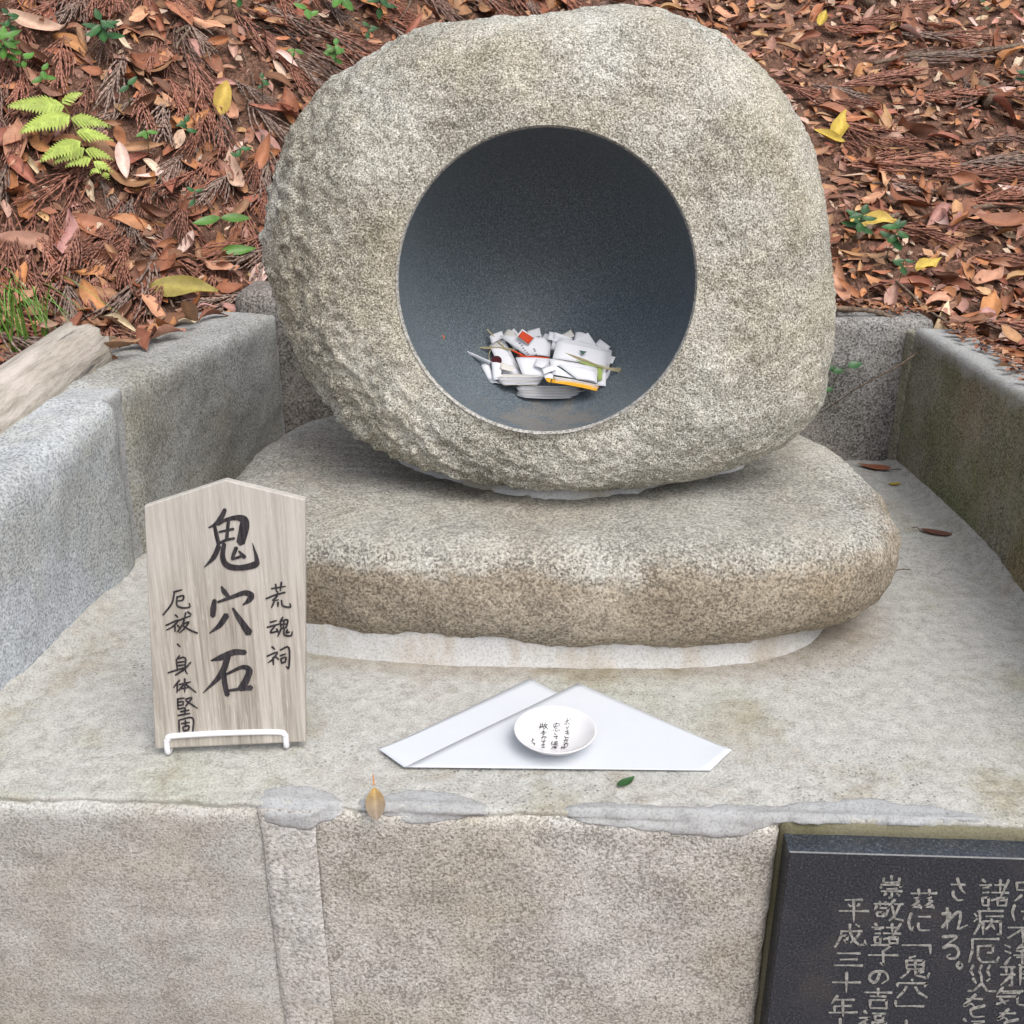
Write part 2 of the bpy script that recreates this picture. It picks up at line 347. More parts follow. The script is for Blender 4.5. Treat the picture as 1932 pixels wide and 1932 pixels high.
o = mesh('ground', np.stack([X, Y, Z], -1).reshape(-1, 3), grid_faces(len(ay), len(ax)), MAT_SOIL); tag(o, kind='structure')
HS = 0.02; HX0, HY0 = -5.0, 0.5
_hx = np.arange(HX0, 6.0, HS); _hy = np.arange(HY0, 6.0, HS); _X, _Y = np.meshgrid(_hx, _hy)
HG = slope_h(_X, _Y).tolist(); HNX, HNY = len(_hx), len(_hy)
def hz(x, y):
    u = min(max((x - HX0) / HS, 0), HNX - 2.001); v = min(max((y - HY0) / HS, 0), HNY - 2.001); i, j = int(u), int(v); u -= i; v -= j
    a, b = HG[j], HG[j + 1]
    return (a[i] * (1 - u) + a[i + 1] * u) * (1 - v) + (b[i] * (1 - u) + b[i + 1] * u) * v
def hill_hit(px, py):
    d = ray(px, py).tolist(); t = 1.0
    while t < 6:
        x, y, z = CAM[0] + d[0] * t, CAM[1] + d[1] * t, CAM[2] + d[2] * t
        if y > 0.95 and z <= hz(x, y): return np.array([x, y, z])
        t += 0.004
    return CAM + np.array(d) * 4
def hill_normal(p):
    e = 0.06; hx_ = (hz(p[0] + e, p[1]) - hz(p[0] - e, p[1])) / (2 * e); hy_ = (hz(p[0], p[1] + e) - hz(p[0], p[1] - e)) / (2 * e)
    l_ = math.sqrt(hx_ * hx_ + hy_ * hy_ + 1); return np.array([-hx_ / l_, -hy_ / l_, 1 / l_])

# ------------------------------------------------------------------ stone blocks
def block(name, b4, t4, mat, parent, r=0.02, amp=0.004, res=0.012, seed=0, amp2=0.0015):
    b4 = np.array(b4, float); t4 = np.array(t4, float)      # front-left, front-right, back-right, back-left
    L = [np.linalg.norm(b4[1] - b4[0]), np.linalg.norm(b4[3] - b4[0]), np.linalg.norm(t4[0] - b4[0])]
    V = []; Fc = []; idx = {}
    ns = [max(6, min(90, int(l / res))) for l in L]
    def par(n, l):   # finer near the ends for the rounding
        u = np.linspace(0, 1, n + 1); return u
    U = [par(n, l) for n, l in zip(ns, L)]
    def vert(i, j, k):
        key = (i, j, k)
        if key not in idx: idx[key] = len(V); V.append((U[0][i], U[1][j], U[2][k]))
        return idx[key]
    a, b, c_ = ns
    for i in range(a):
        for j in range(b):
            Fc.append((vert(i, j, 0), vert(i, j + 1, 0), vert(i + 1, j + 1, 0), vert(i + 1, j, 0)))
            Fc.append((vert(i, j, c_), vert(i + 1, j, c_), vert(i + 1, j + 1, c_), vert(i, j + 1, c_)))
    for i in range(a):
        for k in range(c_):
            Fc.append((vert(i, 0, k), vert(i + 1, 0, k), vert(i + 1, 0, k + 1), vert(i, 0, k + 1)))
            Fc.append((vert(i, b, k), vert(i, b, k + 1), vert(i + 1, b, k + 1), vert(i + 1, b, k)))
    for j in range(b):
        for k in range(c_):
            Fc.append((vert(0, j, k), vert(0, j, k + 1), vert(0, j + 1, k + 1), vert(0, j + 1, k)))
            Fc.append((vert(a, j, k), vert(a, j + 1, k), vert(a, j + 1, k + 1), vert(a, j, k + 1)))
    P = np.array(V); D = P * np.array(L)
    q = np.clip(D, r, np.array(L) - r); dlt = D - q; ln = np.linalg.norm(dlt, axis=1, keepdims=True)
    # direction: from the clamped core outwards, blended with box faces
    N = dlt / (ln + 1e-9); D2 = q + N * r
    P = D2 / np.array(L); u, v, w_ = P[:, :1], P[:, 1:2], P[:, 2:]
    def bil(Q): return Q[0] * (1 - u) * (1 - v) + Q[1] * u * (1 - v) + Q[2] * u * v + Q[3] * (1 - u) * v
    W = bil(b4) * (1 - w_) + bil(t4) * w_
    ex = (b4[1] - b4[0]) / L[0]; ey = (b4[3] - b4[0]) / L[1]; ez = (t4[0] - b4[0]) / L[2]
    NW = N[:, :1] * ex + N[:, 1:2] * ey + N[:, 2:] * ez
    W = W + NW * (amp * fbm(W, 9, 3, seed)[:, None] + amp2 * fbm(W, 60, 2, seed + 5)[:, None])
    return mesh(name, W, Fc, mat, parent)
def z4(pts, z): return [(p[0], p[1], z) for p in pts]

# platform: concrete top laid on granite blocks
plat = thing('platform', (0, 1.3, -0.75), 'pale concrete platform top on granite blocks under the boulder', 'platform')
NX, NY = 330, 250
xs = np.linspace(-0.86, 0.86, NX); ys = np.concatenate([np.linspace(0, 1, NY) ** 1.25 * 1.11])
G = np.zeros((NY + 3, NX, 3))
edge = 0.842 + 0.006 * fbm(np.stack([xs, xs * 0, xs * 0], -1), 26, 5, 3, 0.65) + 0.004 * np.clip(-xs - 0.1, 0, 1)
for i in range(NY):
    G[i + 3, :, 0] = xs; G[i + 3, :, 1] = edge * (1 - ys[i] / 1.11) + 1.95 * (ys[i] / 1.11); G[i + 3, :, 2] = 0
top = G[3:]
Pn = top.reshape(-1, 3)
zz_ = 0.0022 * fbm(Pn, 7, 3, 11) + 0.0011 * fbm(Pn, 45, 2, 12) + 0.0006 * vn(Pn, 170, 14)
frontness = np.exp(-((Pn[:, 1] - 0.83) / 0.10)); zz_ += frontness * (0.0012 * vn(Pn, 120, 15) - 0.002)
# small cement fillets against the side walls
zz_ += 0.02 * np.clip(1 - (0.665 - Pn[:, 0]) / 0.03, 0, 1) ** 2 + 0.018 * np.clip(1 - (Pn[:, 0] - wall_x_left(Pn[:, 1])) / 0.03, 0, 1) ** 2
G[3:, :, 2] = zz_.reshape(NY, NX)
for k, (dy, dz) in enumerate(((0.006, -0.045), (0.005, -0.018), (-0.0014, -0.004))):
    G[k] = G[3]; G[k, :, 1] += dy; G[k, :, 2] += dz + 0.0025 * fbm(np.stack([xs, xs * 0 + k, xs * 0], -1), 60, 2, 21)
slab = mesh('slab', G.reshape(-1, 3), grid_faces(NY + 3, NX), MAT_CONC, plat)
def fb(x0, x1, mat, seed, top=-0.0075, y0=0.831, **k):
    b = [(x0, y0, -0.75), (x1, y0, -0.75), (x1, 1.1, -0.75), (x0, 1.1, -0.75)]
    t = [(x0, y0 + 0.003, top), (x1, y0 + 0.003, top), (x1, 1.1, top - 0.02), (x0, 1.1, top - 0.02)]
    return block('granite_block', b, t, mat, plat, 0.012, 0.0045, 0.0095, seed, 0.0022)
xj0, xj1 = ony(500, 1545, 0.822)[0], ony(562, 1545, 0.822)[0]
xp = ony(1474, 1600, 0.822)[0]
fblocks = [fb(-1.55, xj0, MAT_FRONT_L, 31), fb(xj1 + 0.004, xp, MAT_FRONT, 37)]
# mortar joint between the two blocks, slightly proud and lumpy
zsj = np.linspace(-0.004, -0.75, 110); J = []
for i, z_ in enumerate(zsj):
    wv = 0.002 * vn(np.array([[z_, 0, 0]]), 14, 3)[0]; wr = 0.002 * vn(np.array([[z_, 5, 0]]), 16, 4)[0]
    a0, a1 = xj0 - 0.008 + wv, xj1 + 0.014 + wr
    flare = 0.010 * math.exp(z_ / 0.02)
    J.append([(a0 + (a1 - a0) * t_ + flare * (t_ - 0.5), 0.8290 + 0.0035 * (abs(t_ - 0.5) * 2) ** 14 + 0.006 * math.exp(z_ / 0.012), z_) for t_ in np.linspace(0, 1, 14)])
J = np.array(J); J[..., 1] += 0.0022 * fbm(J.reshape(-1, 3), 38, 3, 8).reshape(J.shape[:2])
fblocks.append(mesh('mortar_joint', J.reshape(-1, 3), grid_faces(len(zsj), 14, flip=True), MAT_JOINT, plat))
# smooth grey mortar patches trowelled over the front edge
def bvh_of(obs):
    V, Fc, n = [], [], 0
    for o_ in obs:
        off = Vector(WL[o_.name]); V += [v.co + off for v in o_.data.vertices]; Fc += [tuple(i + n for i in p.vertices) for p in o_.data.polygons]; n = len(V)
    return BVHTree.FromPolygons(V, Fc)
EDGE_BVH = bvh_of([slab] + fblocks)
def edge_patch(x0, x1, wt, wf, seed, lab=None):
    n = max(30, int((x1 - x0) / 0.003)); xs_ = np.linspace(x0, x1, n); rows = []; SN = 25
    for i, x_ in enumerate(xs_):
        t_ = i / (n - 1); en = max(0.03, math.sin(math.pi * t_)) ** 0.4
        a = max(0.002, (wt(t_) + 0.006 * vn(np.array([[x_, 1, 0]]), 38, seed)[0] + 0.003 * vn(np.array([[x_, 9, 0]]), 120, seed)[0]) * en)
        b = max(0.002, (wf(t_) + 0.007 * vn(np.array([[x_, 2, 0]]), 34, seed)[0] + 0.003 * vn(np.array([[x_, 7, 0]]), 110, seed)[0]) * en)
        row = []
        for u_ in np.linspace(0, 1, SN):
            s_ = -a + (a + b) * u_; k_ = min(1, max(0, (s_ + 0.010) / 0.024)); k_ = k_ * k_ * (3 - 2 * k_)
            q = Vector((x_, 0.842 - s_ if s_ < 0 else 0.835, 0.0 if s_ < 0 else -s_)); d = Vector((0, math.sin(k_ * math.pi / 2), -math.cos(k_ * math.pi / 2)))
            h = EDGE_BVH.ray_cast(q - d * 0.05, d, 0.09)[0]
            if h is None: h = q
            edge_ = min(u_, 1 - u_) * SN; off = -0.0022 if edge_ < 0.5 else ((0.0006 if edge_ < 1.5 else 0.0015) + 0.0034 * math.sin(math.pi * k_))
            if i < 2 or i > n - 3: off = -0.0015
            p = h - d * off; row.append((x_ + (0.002 * (u_ - .5)), p.y, p.z))
        rows.append(row)
    R = np.array(rows)
    for _ in range(7): R[1:-1, 2:-2] = (R[1:-1, 2:-2] * 2 + R[:-2, 2:-2] + R[2:, 2:-2] + R[1:-1, 1:-3] + R[1:-1, 3:-1]) / 6
    R[..., 1:] += (0.0012 * fbm(R.reshape(-1, 3), 70, 3, seed).reshape(R.shape[:2]))[..., None] * np.array([-1, 1])
    mesh('mortar_patch', R.reshape(-1, 3), grid_faces(n, SN, flip=True), MAT_MORTAR_B, plat)
ex = lambda px: ony(px, 1535, 0.83)[0]
edge_patch(ex(476), ex(648), lambda t: 0.034 - 0.014 * t, lambda t: 0.024, 51)
edge_patch(ex(664), ex(926), lambda t: 0.014 + 0.014 * math.sin(math.pi * t), lambda t: 0.014 + 0.006 * t, 52)
edge_patch(ex(1062), ex(1880), lambda t: 0.022 - 0.012 * math.exp(-((t - 0.35) / 0.2) ** 2) + 0.012 * t, lambda t: 0.024 * (1 - min(1, max(0, (t - 0.42) / 0.10))) + 0.001, 53)
# recess round the plaque: mossy mortar bed
pz = -0.0285                                             # plaque top
bed = [(xp + 0.001, 0.838, -0.75), (1.5, 0.838, -0.75), (1.5, 1.05, -0.75), (xp + 0.001, 1.05, -0.75)]
block('mortar_bed', bed, z4(bed, -0.006), MAT_MORTAR_O, plat, 0.003, 0.0015, 0.012, 61, 0.0006)

# ------------------------------------------------------------------ low enclosing walls
def lx(y, off=0.0): return wall_x_left(y) + off
wl = thing('retaining_wall', (-0.62, 1.4, 0), 'low blue-grey granite wall along the left side, nearest the wooden sign', 'wall', 'walls round the platform')
YJ = 1.365
def lwall(y0, y1, top0, top1, mat, seed, r):
    b = [(lx(y0, 0.02), y0, -0.05), (lx(y0), y0, -0.05), (lx(y1), y1, -0.05), (lx(y1, -0.14), y1, -0.05)]
    b = [(lx(y0, -0.15), y0, -0.05), (lx(y0), y0, -0.05), (lx(y1), y1, -0.05), (lx(y1, -0.15), y1, -0.05)]
    t = [(lx(y0, -0.15), y0, top0), (lx(y0, -0.004), y0, top0), (lx(y1, 0.008), y1, top1), (lx(y1, -0.15), y1, top1)]
    return block('granite_block', b, t, mat, wl, r, 0.008, 0.0105, seed, 0.0022)
lwall(0.84, YJ - 0.004, 0.195, 0.279, MAT_WALL_L, 71, 0.024)
lwall(YJ + 0.010, 1.893, 0.280, 0.284, MAT_WALL_LF, 73, 0.024)
def mjoint(y0, y1, top0, top1, inset, mat):
    b = [(lx(y0, -0.15), y0, -0.05), (lx(y0, -inset), y0, -0.05), (lx(y1, -inset), y1, -0.05), (lx(y1, -0.15), y1, -0.05)]
    t = [(lx(y0, -0.15), y0, top0), (lx(y0, -inset), y0, top0), (lx(y1, -inset), y1, top1), (lx(y1, -0.15), y1, top1)]
    return block('mortar_joint', b, t, mat, wl, 0.006, 0.004, 0.0065, 75, 0.0015)
mjoint(YJ - 0.024, YJ + 0.030, 0.2735, 0.2755, 0.0065, MAT_JOINTB)
mjoint(1.872, 1.904, 0.272, 0.275, 0.003, MAT_JOINTB)

wb = thing('retaining_wall', (0.1, 1.95, 0), 'low speckled grey granite wall behind the boulder', 'wall', 'walls round the platform')
def bwall(x0, x1, top, mat, seed, r=0.02):
    b = [(x0, 1.905, -0.05), (x1, 1.905, -0.05), (x1, 2.03, -0.05), (x0, 2.03, -0.05)]
    block('granite_block', b, [(p[0], p[1] + 0.004, top) for p in b], mat, wb, r, 0.006, 0.012, seed, 0.002)
bwall(-0.615, -0.02, 0.318, MAT_WALL_B, 81, 0.03); bwall(-0.012, 0.70, 0.276, MAT_WALL_B, 83, 0.018)

wr_ = thing('retaining_wall', (0.70, 1.4, 0), 'low dark mossy granite wall along the right side', 'wall', 'walls round the platform')
YR = 1.43
def rwall(y0, y1, xa, xb, top, seed):
    b = [(xa, y0, -0.05), (xa + 0.085, y0, -0.05), (xb + 0.085, y1, -0.05), (xb, y1, -0.05)]
    t = [(p[0] + 0.002, p[1], top) for p in b]
    block('granite_block', b, t, MAT_WALL_R, wr_, 0.012, 0.004, 0.0115, seed, 0.0015)
rwall(YR + 0.012, 1.902, 0.672, 0.655, 0.264, 91); rwall(0.84, YR - 0.008, 0.655, 0.668, 0.268, 93)
def rjoint(y0, y1, xa, xb, top):
    b = [(xa, y0, -0.05), (xa + 0.085, y0, -0.05), (xb + 0.085, y1, -0.05), (xb, y1, -0.05)]
    block('mortar_joint', b, z4(b, top), MAT_JOINTO, wr_, 0.004, 0.003, 0.0065, 95, 0.001)
rjoint(YR - 0.022, YR + 0.022, 0.6705, 0.6735, 0.256); rjoint(1.885, 1.912, 0.6555, 0.646, 0.256)

# ------------------------------------------------------------------ base stone
bs = thing('base_stone', (0.0, 1.42, 0), 'flat rounded granite stone lying under the boulder', 'stone')
CX, CY = 0.005, 1.40
def base_outline(phi):
    c_, s_ = np.cos(phi), np.sin(phi); p = 3.2
    rx = np.where(c_ > 0, 0.472, 0.478); ry = np.where(s_ > 0, 0.33, 0.300)
    r_ = (np.abs(c_ / rx) ** p + np.abs(s_ / ry) ** p) ** (-1 / p)
    return r_
NT = 460; phi = np.linspace(0, 2 * math.pi, NT, endpoint=False); Rb = base_outline(phi)
Rb = Rb * (1 + 0.02 * fbm(np.stack([np.cos(phi), np.sin(phi), phi * 0], -1), 1.7, 3, 4))
ZB0, ZB1, ZM = 0.018, 0.172, 0.092; rows = []
def inset(Rv, d): return np.maximum(Rv - d, 0.0)
for t_ in np.linspace(0, 1, 26):             # underside up to the belly
    a = t_ * math.pi / 2; rows.append((0.060 * (1 - math.sin(a) ** 0.9), ZM - (ZM - ZB0) * math.cos(a) ** 0.85))
for t_ in np.linspace(0, 1, 44)[1:]:         # belly to the shoulder
    a = t_ * math.pi / 2; rows.append((0.085 * (1 - math.cos(a) ** 0.70), ZM + (ZB1 - 0.006 - ZM) * math.sin(a) ** 0.74))
GB = np.zeros((len(rows) + 14, NT, 3))
for i, (d, z_) in enumerate(rows):
    endk = 1 + 1.5 * np.clip(np.cos(phi), 0, 1) ** 4
    rr = inset(Rb, d * endk); GB[i, :, 0] = CX + rr * np.cos(phi); GB[i, :, 1] = CY + rr * np.sin(phi); GB[i, :, 2] = z_
last = GB[len(rows) - 1]
for k in range(14):
    t_ = (k + 1) / 14; GB[len(rows) + k, :, :2] = last[:, :2] * (1 - t_) + np.array([CX, CY]) * t_; GB[len(rows) + k, :, 2] = last[:, 2] + 0.006 * t_
Nb = -grid_normals(GB, True); Nb *= np.sign(np.sum(Nb * (GB - np.array([CX, CY, 0.09])), -1, keepdims=True))
P_ = GB.reshape(-1, 3)
dsp = 0.011 * fbm(P_, 5.5, 3, 41) + 0.0045 * fbm(P_, 20, 3, 43) + 0.0026 * fbm(P_, 100, 2, 45)
GB = GB + Nb * dsp.reshape(GB.shape[:2])[..., None]
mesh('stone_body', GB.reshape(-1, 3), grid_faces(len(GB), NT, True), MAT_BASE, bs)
# mortar bed below it
rb2 = np.maximum((np.abs(np.cos(phi) / np.where(np.cos(phi) > 0, 0.40, 0.45)) ** 3.4 + np.abs(np.sin(phi) / 0.283) ** 3.4) ** (-1 / 3.4), 0)
MBG = []
for d, z_ in ((-0.006, -0.006), (-0.003, 0.003), (0.0, 0.012), (0.002, 0.03), (0.006, 0.044), (0.03, 0.050)):
    MBG.append(np.stack([CX - 0.02 + (rb2 - d) * np.cos(phi), CY + (rb2 - d) * np.sin(phi), z_ + 0 * phi], -1))
MBG = np.array(MBG); MBG += (0.0015 * fbm(MBG.reshape(-1, 3), 20, 3, 47)).reshape(MBG.shape[:2])[..., None]
mesh('mortar_bed', MBG.reshape(-1, 3), grid_faces(len(MBG), NT, True), MAT_MORTAR_W, bs)
# mortar collar where the boulder is bedded
cp = [(742, 862), (800, 889), (870, 911), (960, 926), (1050, 932), (1150, 930), (1270, 915), (1350, 894), (1405, 872)]
fr = np.array([onz(x_, y_, 0.168) for x_, y_ in cp])
bk = np.array([[0.25, 1.47, .168], [0.30, 1.62, .168], [0.1, 1.66, .168], [-0.12, 1.62, .168], [-0.22, 1.52, .168]])
ring = smooth_path(np.vstack([fr, bk, fr[:1]]), 220)[:-1]
cen = ring.mean(0); dirr = ring - cen; dirr[:, 2] = 0; dirr /= np.linalg.norm(dirr, axis=1, keepdims=True)
jig = 0.006 * fbm(ring, 30, 4, 49, 0.65)[:, None]
CG = np.array([ring + dirr * (o_ + jig) + np.array([0, 0, z_]) for o_, z_ in ((0.006, -0.022), (0.004, -0.004), (0.0, 0.004), (-0.014, 0.013), (-0.06, 0.022))])
mesh('mortar_collar', CG.reshape(-1, 3), grid_faces(len(CG), len(ring), True, flip=False), MAT_MORTAR_W, bs)

# ------------------------------------------------------------------ boulder with the round hollow
TL = math.radians(9); HN = np.array([0.0, -math.cos(TL), math.sin(TL)]); E1 = np.array([1.0, 0, 0]); E2 = np.array([0, math.sin(TL), math.cos(TL)])
HC = ony(1030, 537, 1.25); HA = 0.182
bo = thing('boulder', (HC[0], 1.45, 0.165), 'large rounded granite boulder with a round dark hollow cut into it', 'boulder')
OUT = [(510, 480), (514, 380), (536, 290), (566, 226), (625, 160), (705, 105), (800, 57), (880, 43), (960, 39), (1020, 36), (1090, 26), (1160, 14), (1195, 12), (1262, 20), (1330, 44), (1400, 84), (1460, 138), (1508, 208), (1538, 285), (1552, 345), (1562, 425), (1572, 520), (1575, 610), (1571, 700), (1563, 752), (1542, 796), (1497, 838), (1432, 875), (1350, 902), (1250, 921), (1150, 931), (1050, 930), (960, 920), (880, 904), (800, 883), (740, 855), (690, 827), (632, 776), (590, 716), (550, 636), (523, 556)]
th_o, R_o = [], []
def sdep(th): # how far behind the rim plane the outline lies
    return 0.165 + 0.03 * np.cos(th - math.pi) * 0 - 0.095 * np.clip(-np.sin(th), 0, 1) ** 1.5 + 0.02 * np.clip(np.sin(th), 0, 1)
for x_, y_ in OUT:
    th = math.atan2(530 - y_, x_ - 1030)
    for _ in range(4):
        Pp = onp(x_, y_, HC - HN * float(sdep(np.array(th))), HN); v_ = Pp - HC; th = math.atan2(v_ @ E2, v_ @ E1)
    th_o.append(th); R_o.append(math.hypot(v_ @ E1, v_ @ E2))
od = np.argsort(th_o); th_o = np.array(th_o)[od]; R_o = np.array(R_o)[od]
NT = 640; TH = np.linspace(-math.pi, math.pi, NT, endpoint=False)
RR = np.interp(TH, np.concatenate([th_o - 2 * math.pi, th_o, th_o + 2 * math.pi]), np.tile(R_o, 3))
kk = np.hanning(21); kk /= kk.sum(); RR = np.convolve(np.concatenate([RR[-10:], RR, RR[:10]]), kk, 'valid') * 0.975
SS = sdep(TH); NF, NB = 110, 60; GG = np.zeros((NF + NB, NT, 3)); TT = np.zeros((NF + NB, NT))
left = np.clip(-np.cos(TH), 0, 1); 
for i in range(NF):
    t_ = i / (NF - 1); a = t_ * math.pi / 2; pw = 2.35 + 0.0 * TH
    rr = HA + (RR - HA) * math.sin(a) ** (2 / 2.2); dd = -SS * (1 - math.cos(a) ** (2 / 2.5))
    GG[i] = HC + np.outer(rr * np.cos(TH), E1) + np.outer(rr * np.sin(TH), E2) + np.outer(dd, HN); TT[i] = t_
for i in range(NB):
    t_ = (i + 1) / NB; a = t_ * math.pi / 2
    rr = RR * math.cos(a) ** (2 / 2.6) if i < NB - 1 else RR * 0; dd = -SS - (0.56 - SS) * math.sin(a) ** (2 / 2.3)
    GG[NF + i] = HC + np.outer(rr * np.cos(TH), E1) + np.outer(rr * np.sin(TH), E2) + np.outer(dd, HN); TT[NF + i] = 1
NN = grid_normals(GG, True); cc = HC - HN * 0.25
NN *= np.sign(np.sum(NN * (GG - cc), -1, keepdims=True) + 1e-9)
P_ = GG.reshape(-1, 3); thg = np.tile(TH, NF + NB); rg = np.linalg.norm((P_ - HC) - np.outer((P_ - HC) @ HN, HN), axis=1)
dg = -((P_ - HC) @ HN)
rim = np.clip(TT.reshape(-1) / 0.06, 0, 1)
lm = np.clip((-np.cos(thg - 0.45) + 0.15) / 1.1, 0, 1) * np.clip((TT.reshape(-1) - 0.05) * 2.2, 0, 1)
fd = np.stack([0.50 + 0 * thg, 0.15 + 0 * thg, -0.85 + 0 * thg], -1); fd += np.stack([0.5 * np.clip(-np.sin(thg), 0, 1), 0 * thg, 0.45 * np.clip(-np.sin(thg), 0, 1)], -1)
al = np.sum(P_ * fd, -1, keepdims=True); An = P_ * 1.0 - fd * al * 0.72
rdg = -np.abs(fbm(An, 17, 5, 61, 0.6)) * 2 + 0.5; ridge2 = fbm(An, 46, 4, 67, 0.65)
dsp = rim * (0.010 * fbm(P_, 4.2, 3, 63) + 0.0035 * fbm(P_, 22, 3, 64) + 0.0036 * fbm(P_, 90, 3, 65) + lm * (0.0085 * rdg + 0.0085 * ridge2 + 0.007 * fbm(P_, 95, 2, 66)))
GG = GG + NN * dsp.reshape(GG.shape[:2])[..., None]
mesh('stone_body', GG.reshape(-1, 3), grid_faces(NF + NB, NT, True), MAT_BOULDER, bo)
# bowl
BD = 0.235; NBW, NTB = 60, 160; tb = np.linspace(0, 2 * math.pi, NTB, endpoint=False); BW = []
def bowl_r(d): return HA * max(0.0, 1 - (d / BD) ** 2.15) ** (1 / 2.15)
for i in range(NBW):
    a = i / (NBW - 1) * math.pi / 2; d = BD * math.sin(a); r_ = bowl_r(d) if i < NBW - 1 else 0.0005
    BW.append(HC + np.outer(r_ * np.cos(tb), E1) + np.outer(r_ * np.sin(tb), E2) - HN * d)
BW = np.array(BW)
bl = mesh('bowl', BW.reshape(-1, 3), grid_faces(NBW, NTB, True, flip=True), MAT_BOWL, bo, loc=tuple(HC - E2 * HA))
bl['label'] = 'smooth dark grey hollow inside the boulder'
RG = []
tb2 = np.linspace(0, 2 * math.pi, 720, endpoint=False)
wv = 0.0004 + 0.0010 * fbm(np.stack([np.cos(tb2) * 18, np.sin(tb2) * 18, tb2 * 0], -1), 1, 4, 9) + 0.0016 * np.clip(-np.sin(tb2) * 0.8 - np.cos(tb2) * 0.5, -0.4, 1)
wv = np.maximum(wv, 0.0002)
for s_, d_ in ((-0.002, -0.004), (-0.0004, 0.0), (0.25, 0.0012), (0.8, 0.0012), (1.2, -0.003)):
    r_ = HA + (s_ if s_ < 0 else s_ * wv)
    RG.append(HC + np.outer(r_ * np.cos(tb2), E1) + np.outer(r_ * np.sin(tb2), E2) + HN * d_)
mesh('rim', np.array(RG).reshape(-1, 3), grid_faces(5, 720, True, flip=False), MAT_RIM, bo)
def bowl_hit(px, py):
    d = ray(px, py); t = 1.2
    while t < 2.2:
        v_ = CAM + d * t - HC; dd = -(v_ @ HN)
        if dd > 0 and math.hypot(v_ @ E1, v_ @ E2) >= bowl_r(min(dd, BD)): return CAM + d * t
        t += 0.002
    return CAM + d * 1.6

# ------------------------------------------------------------------ brush strokes
def ribbon(P2, W2, to3, lift):
    P = np.asarray(P2, float); T = np.gradient(P, axis=0); T /= np.linalg.norm(T, axis=1, keepdims=True) + 1e-9
    Nn = np.stack([-T[:, 1], T[:, 0]], -1); W = np.asarray(W2)[:, None] / 2
    V = []; n = len(P)
    e0 = P[0] - T[0] * W[0] * 0.7; e1 = P[-1] + T[-1] * W[-1] * 0.7
    pts = [e0] + [p for i in range(n) for p in (P[i] - Nn[i] * W[i], P[i] + Nn[i] * W[i])] + [e1]
    V = np.array([to3(p) for p in pts])
    Fc = [(0, 1, 2)] + [(1 + 2 * i, 3 + 2 * i, 4 + 2 * i, 2 + 2 * i) for i in range(n - 1)] + [(2 * n + 1, 2 * n, 2 * n - 1)]
    return V, Fc
def stroke(B, pts, ws, to3, n=18):
    P = smooth_path(pts, n); W = np.interp(np.linspace(0, 1, len(P)), np.linspace(0, 1, len(ws)), ws)
    V, Fc = ribbon(P, W, to3, 0); B.add(V, Fc)

# ------------------------------------------------------------------ wooden sign
bl3, br3 = onz(293, 1413, 0.010), onz(576, 1400, 0.010)
sx = br3 - bl3; SW = np.linalg.norm(sx); sx /= SW
fwd = np.cross(sx, np.array([0, 0, 1.0])); fwd /= np.linalg.norm(fwd)          # towards the viewer
lean = math.radians(6); sz = np.array([0, 0, 1.0]) * math.cos(lean) - fwd * math.sin(lean); sn = np.cross(sx, sz)
base = (bl3 + br3) / 2
rootS = thing('wooden_sign', tuple(base), 'wooden tablet with a gabled top and black brush lettering, on a wire stand', 'sign')
def s_uv(px, py):
    p = onp(px, py, base, sn) - base; return np.array([p @ sx, p @ sz])
corn = [s_uv(*p) for p in ((293, 1413), (576, 1400), (576, 943), (424.5, 906), (272, 955.5))]
TK = 0.011; rotm = Matrix((Vector(sx), Vector(-sn), Vector(sz))).transposed()
def sign_mesh(name, V, Fc, mat, smooth=False):
    m = make_mesh(name, V, Fc, mat, smooth); o = bpy.data.objects.new(name, m); COL.objects.link(o); o.parent = rootS
    o.rotation_euler = rotm.to_euler(); return o
Vb = []; bev = 0.0007; cc2 = np.mean(corn, 0)
for y_, k in ((0.0, 1 - bev / 0.08), (bev, 1.0), (TK - bev, 1.0), (TK, 1 - bev / 0.08)):
    for c2 in corn: q = cc2 + (c2 - cc2) * k; Vb.append((q[0], y_, q[1]))
Fb = [(0, 1, 2, 3, 4), (19, 18, 17, 16, 15)] + [(5 * k + i, 5 * k + 5 + i, 5 * k + 5 + (i + 1) % 5, 5 * k + (i + 1) % 5) for k in range(3) for i in range(5)]
sign_mesh('board', Vb, Fb, MAT_WOOD)
def cr3(p): # close-up grid of the sign -> 1932 grid
    return ((250 + p[0] / 3.22) / 1.06, (930 + p[1] / 3.22) / 1.06)
def to_sign(p):
    uv = s_uv(*cr3(p)); return np.array([uv[0], -0.0006, uv[1]])
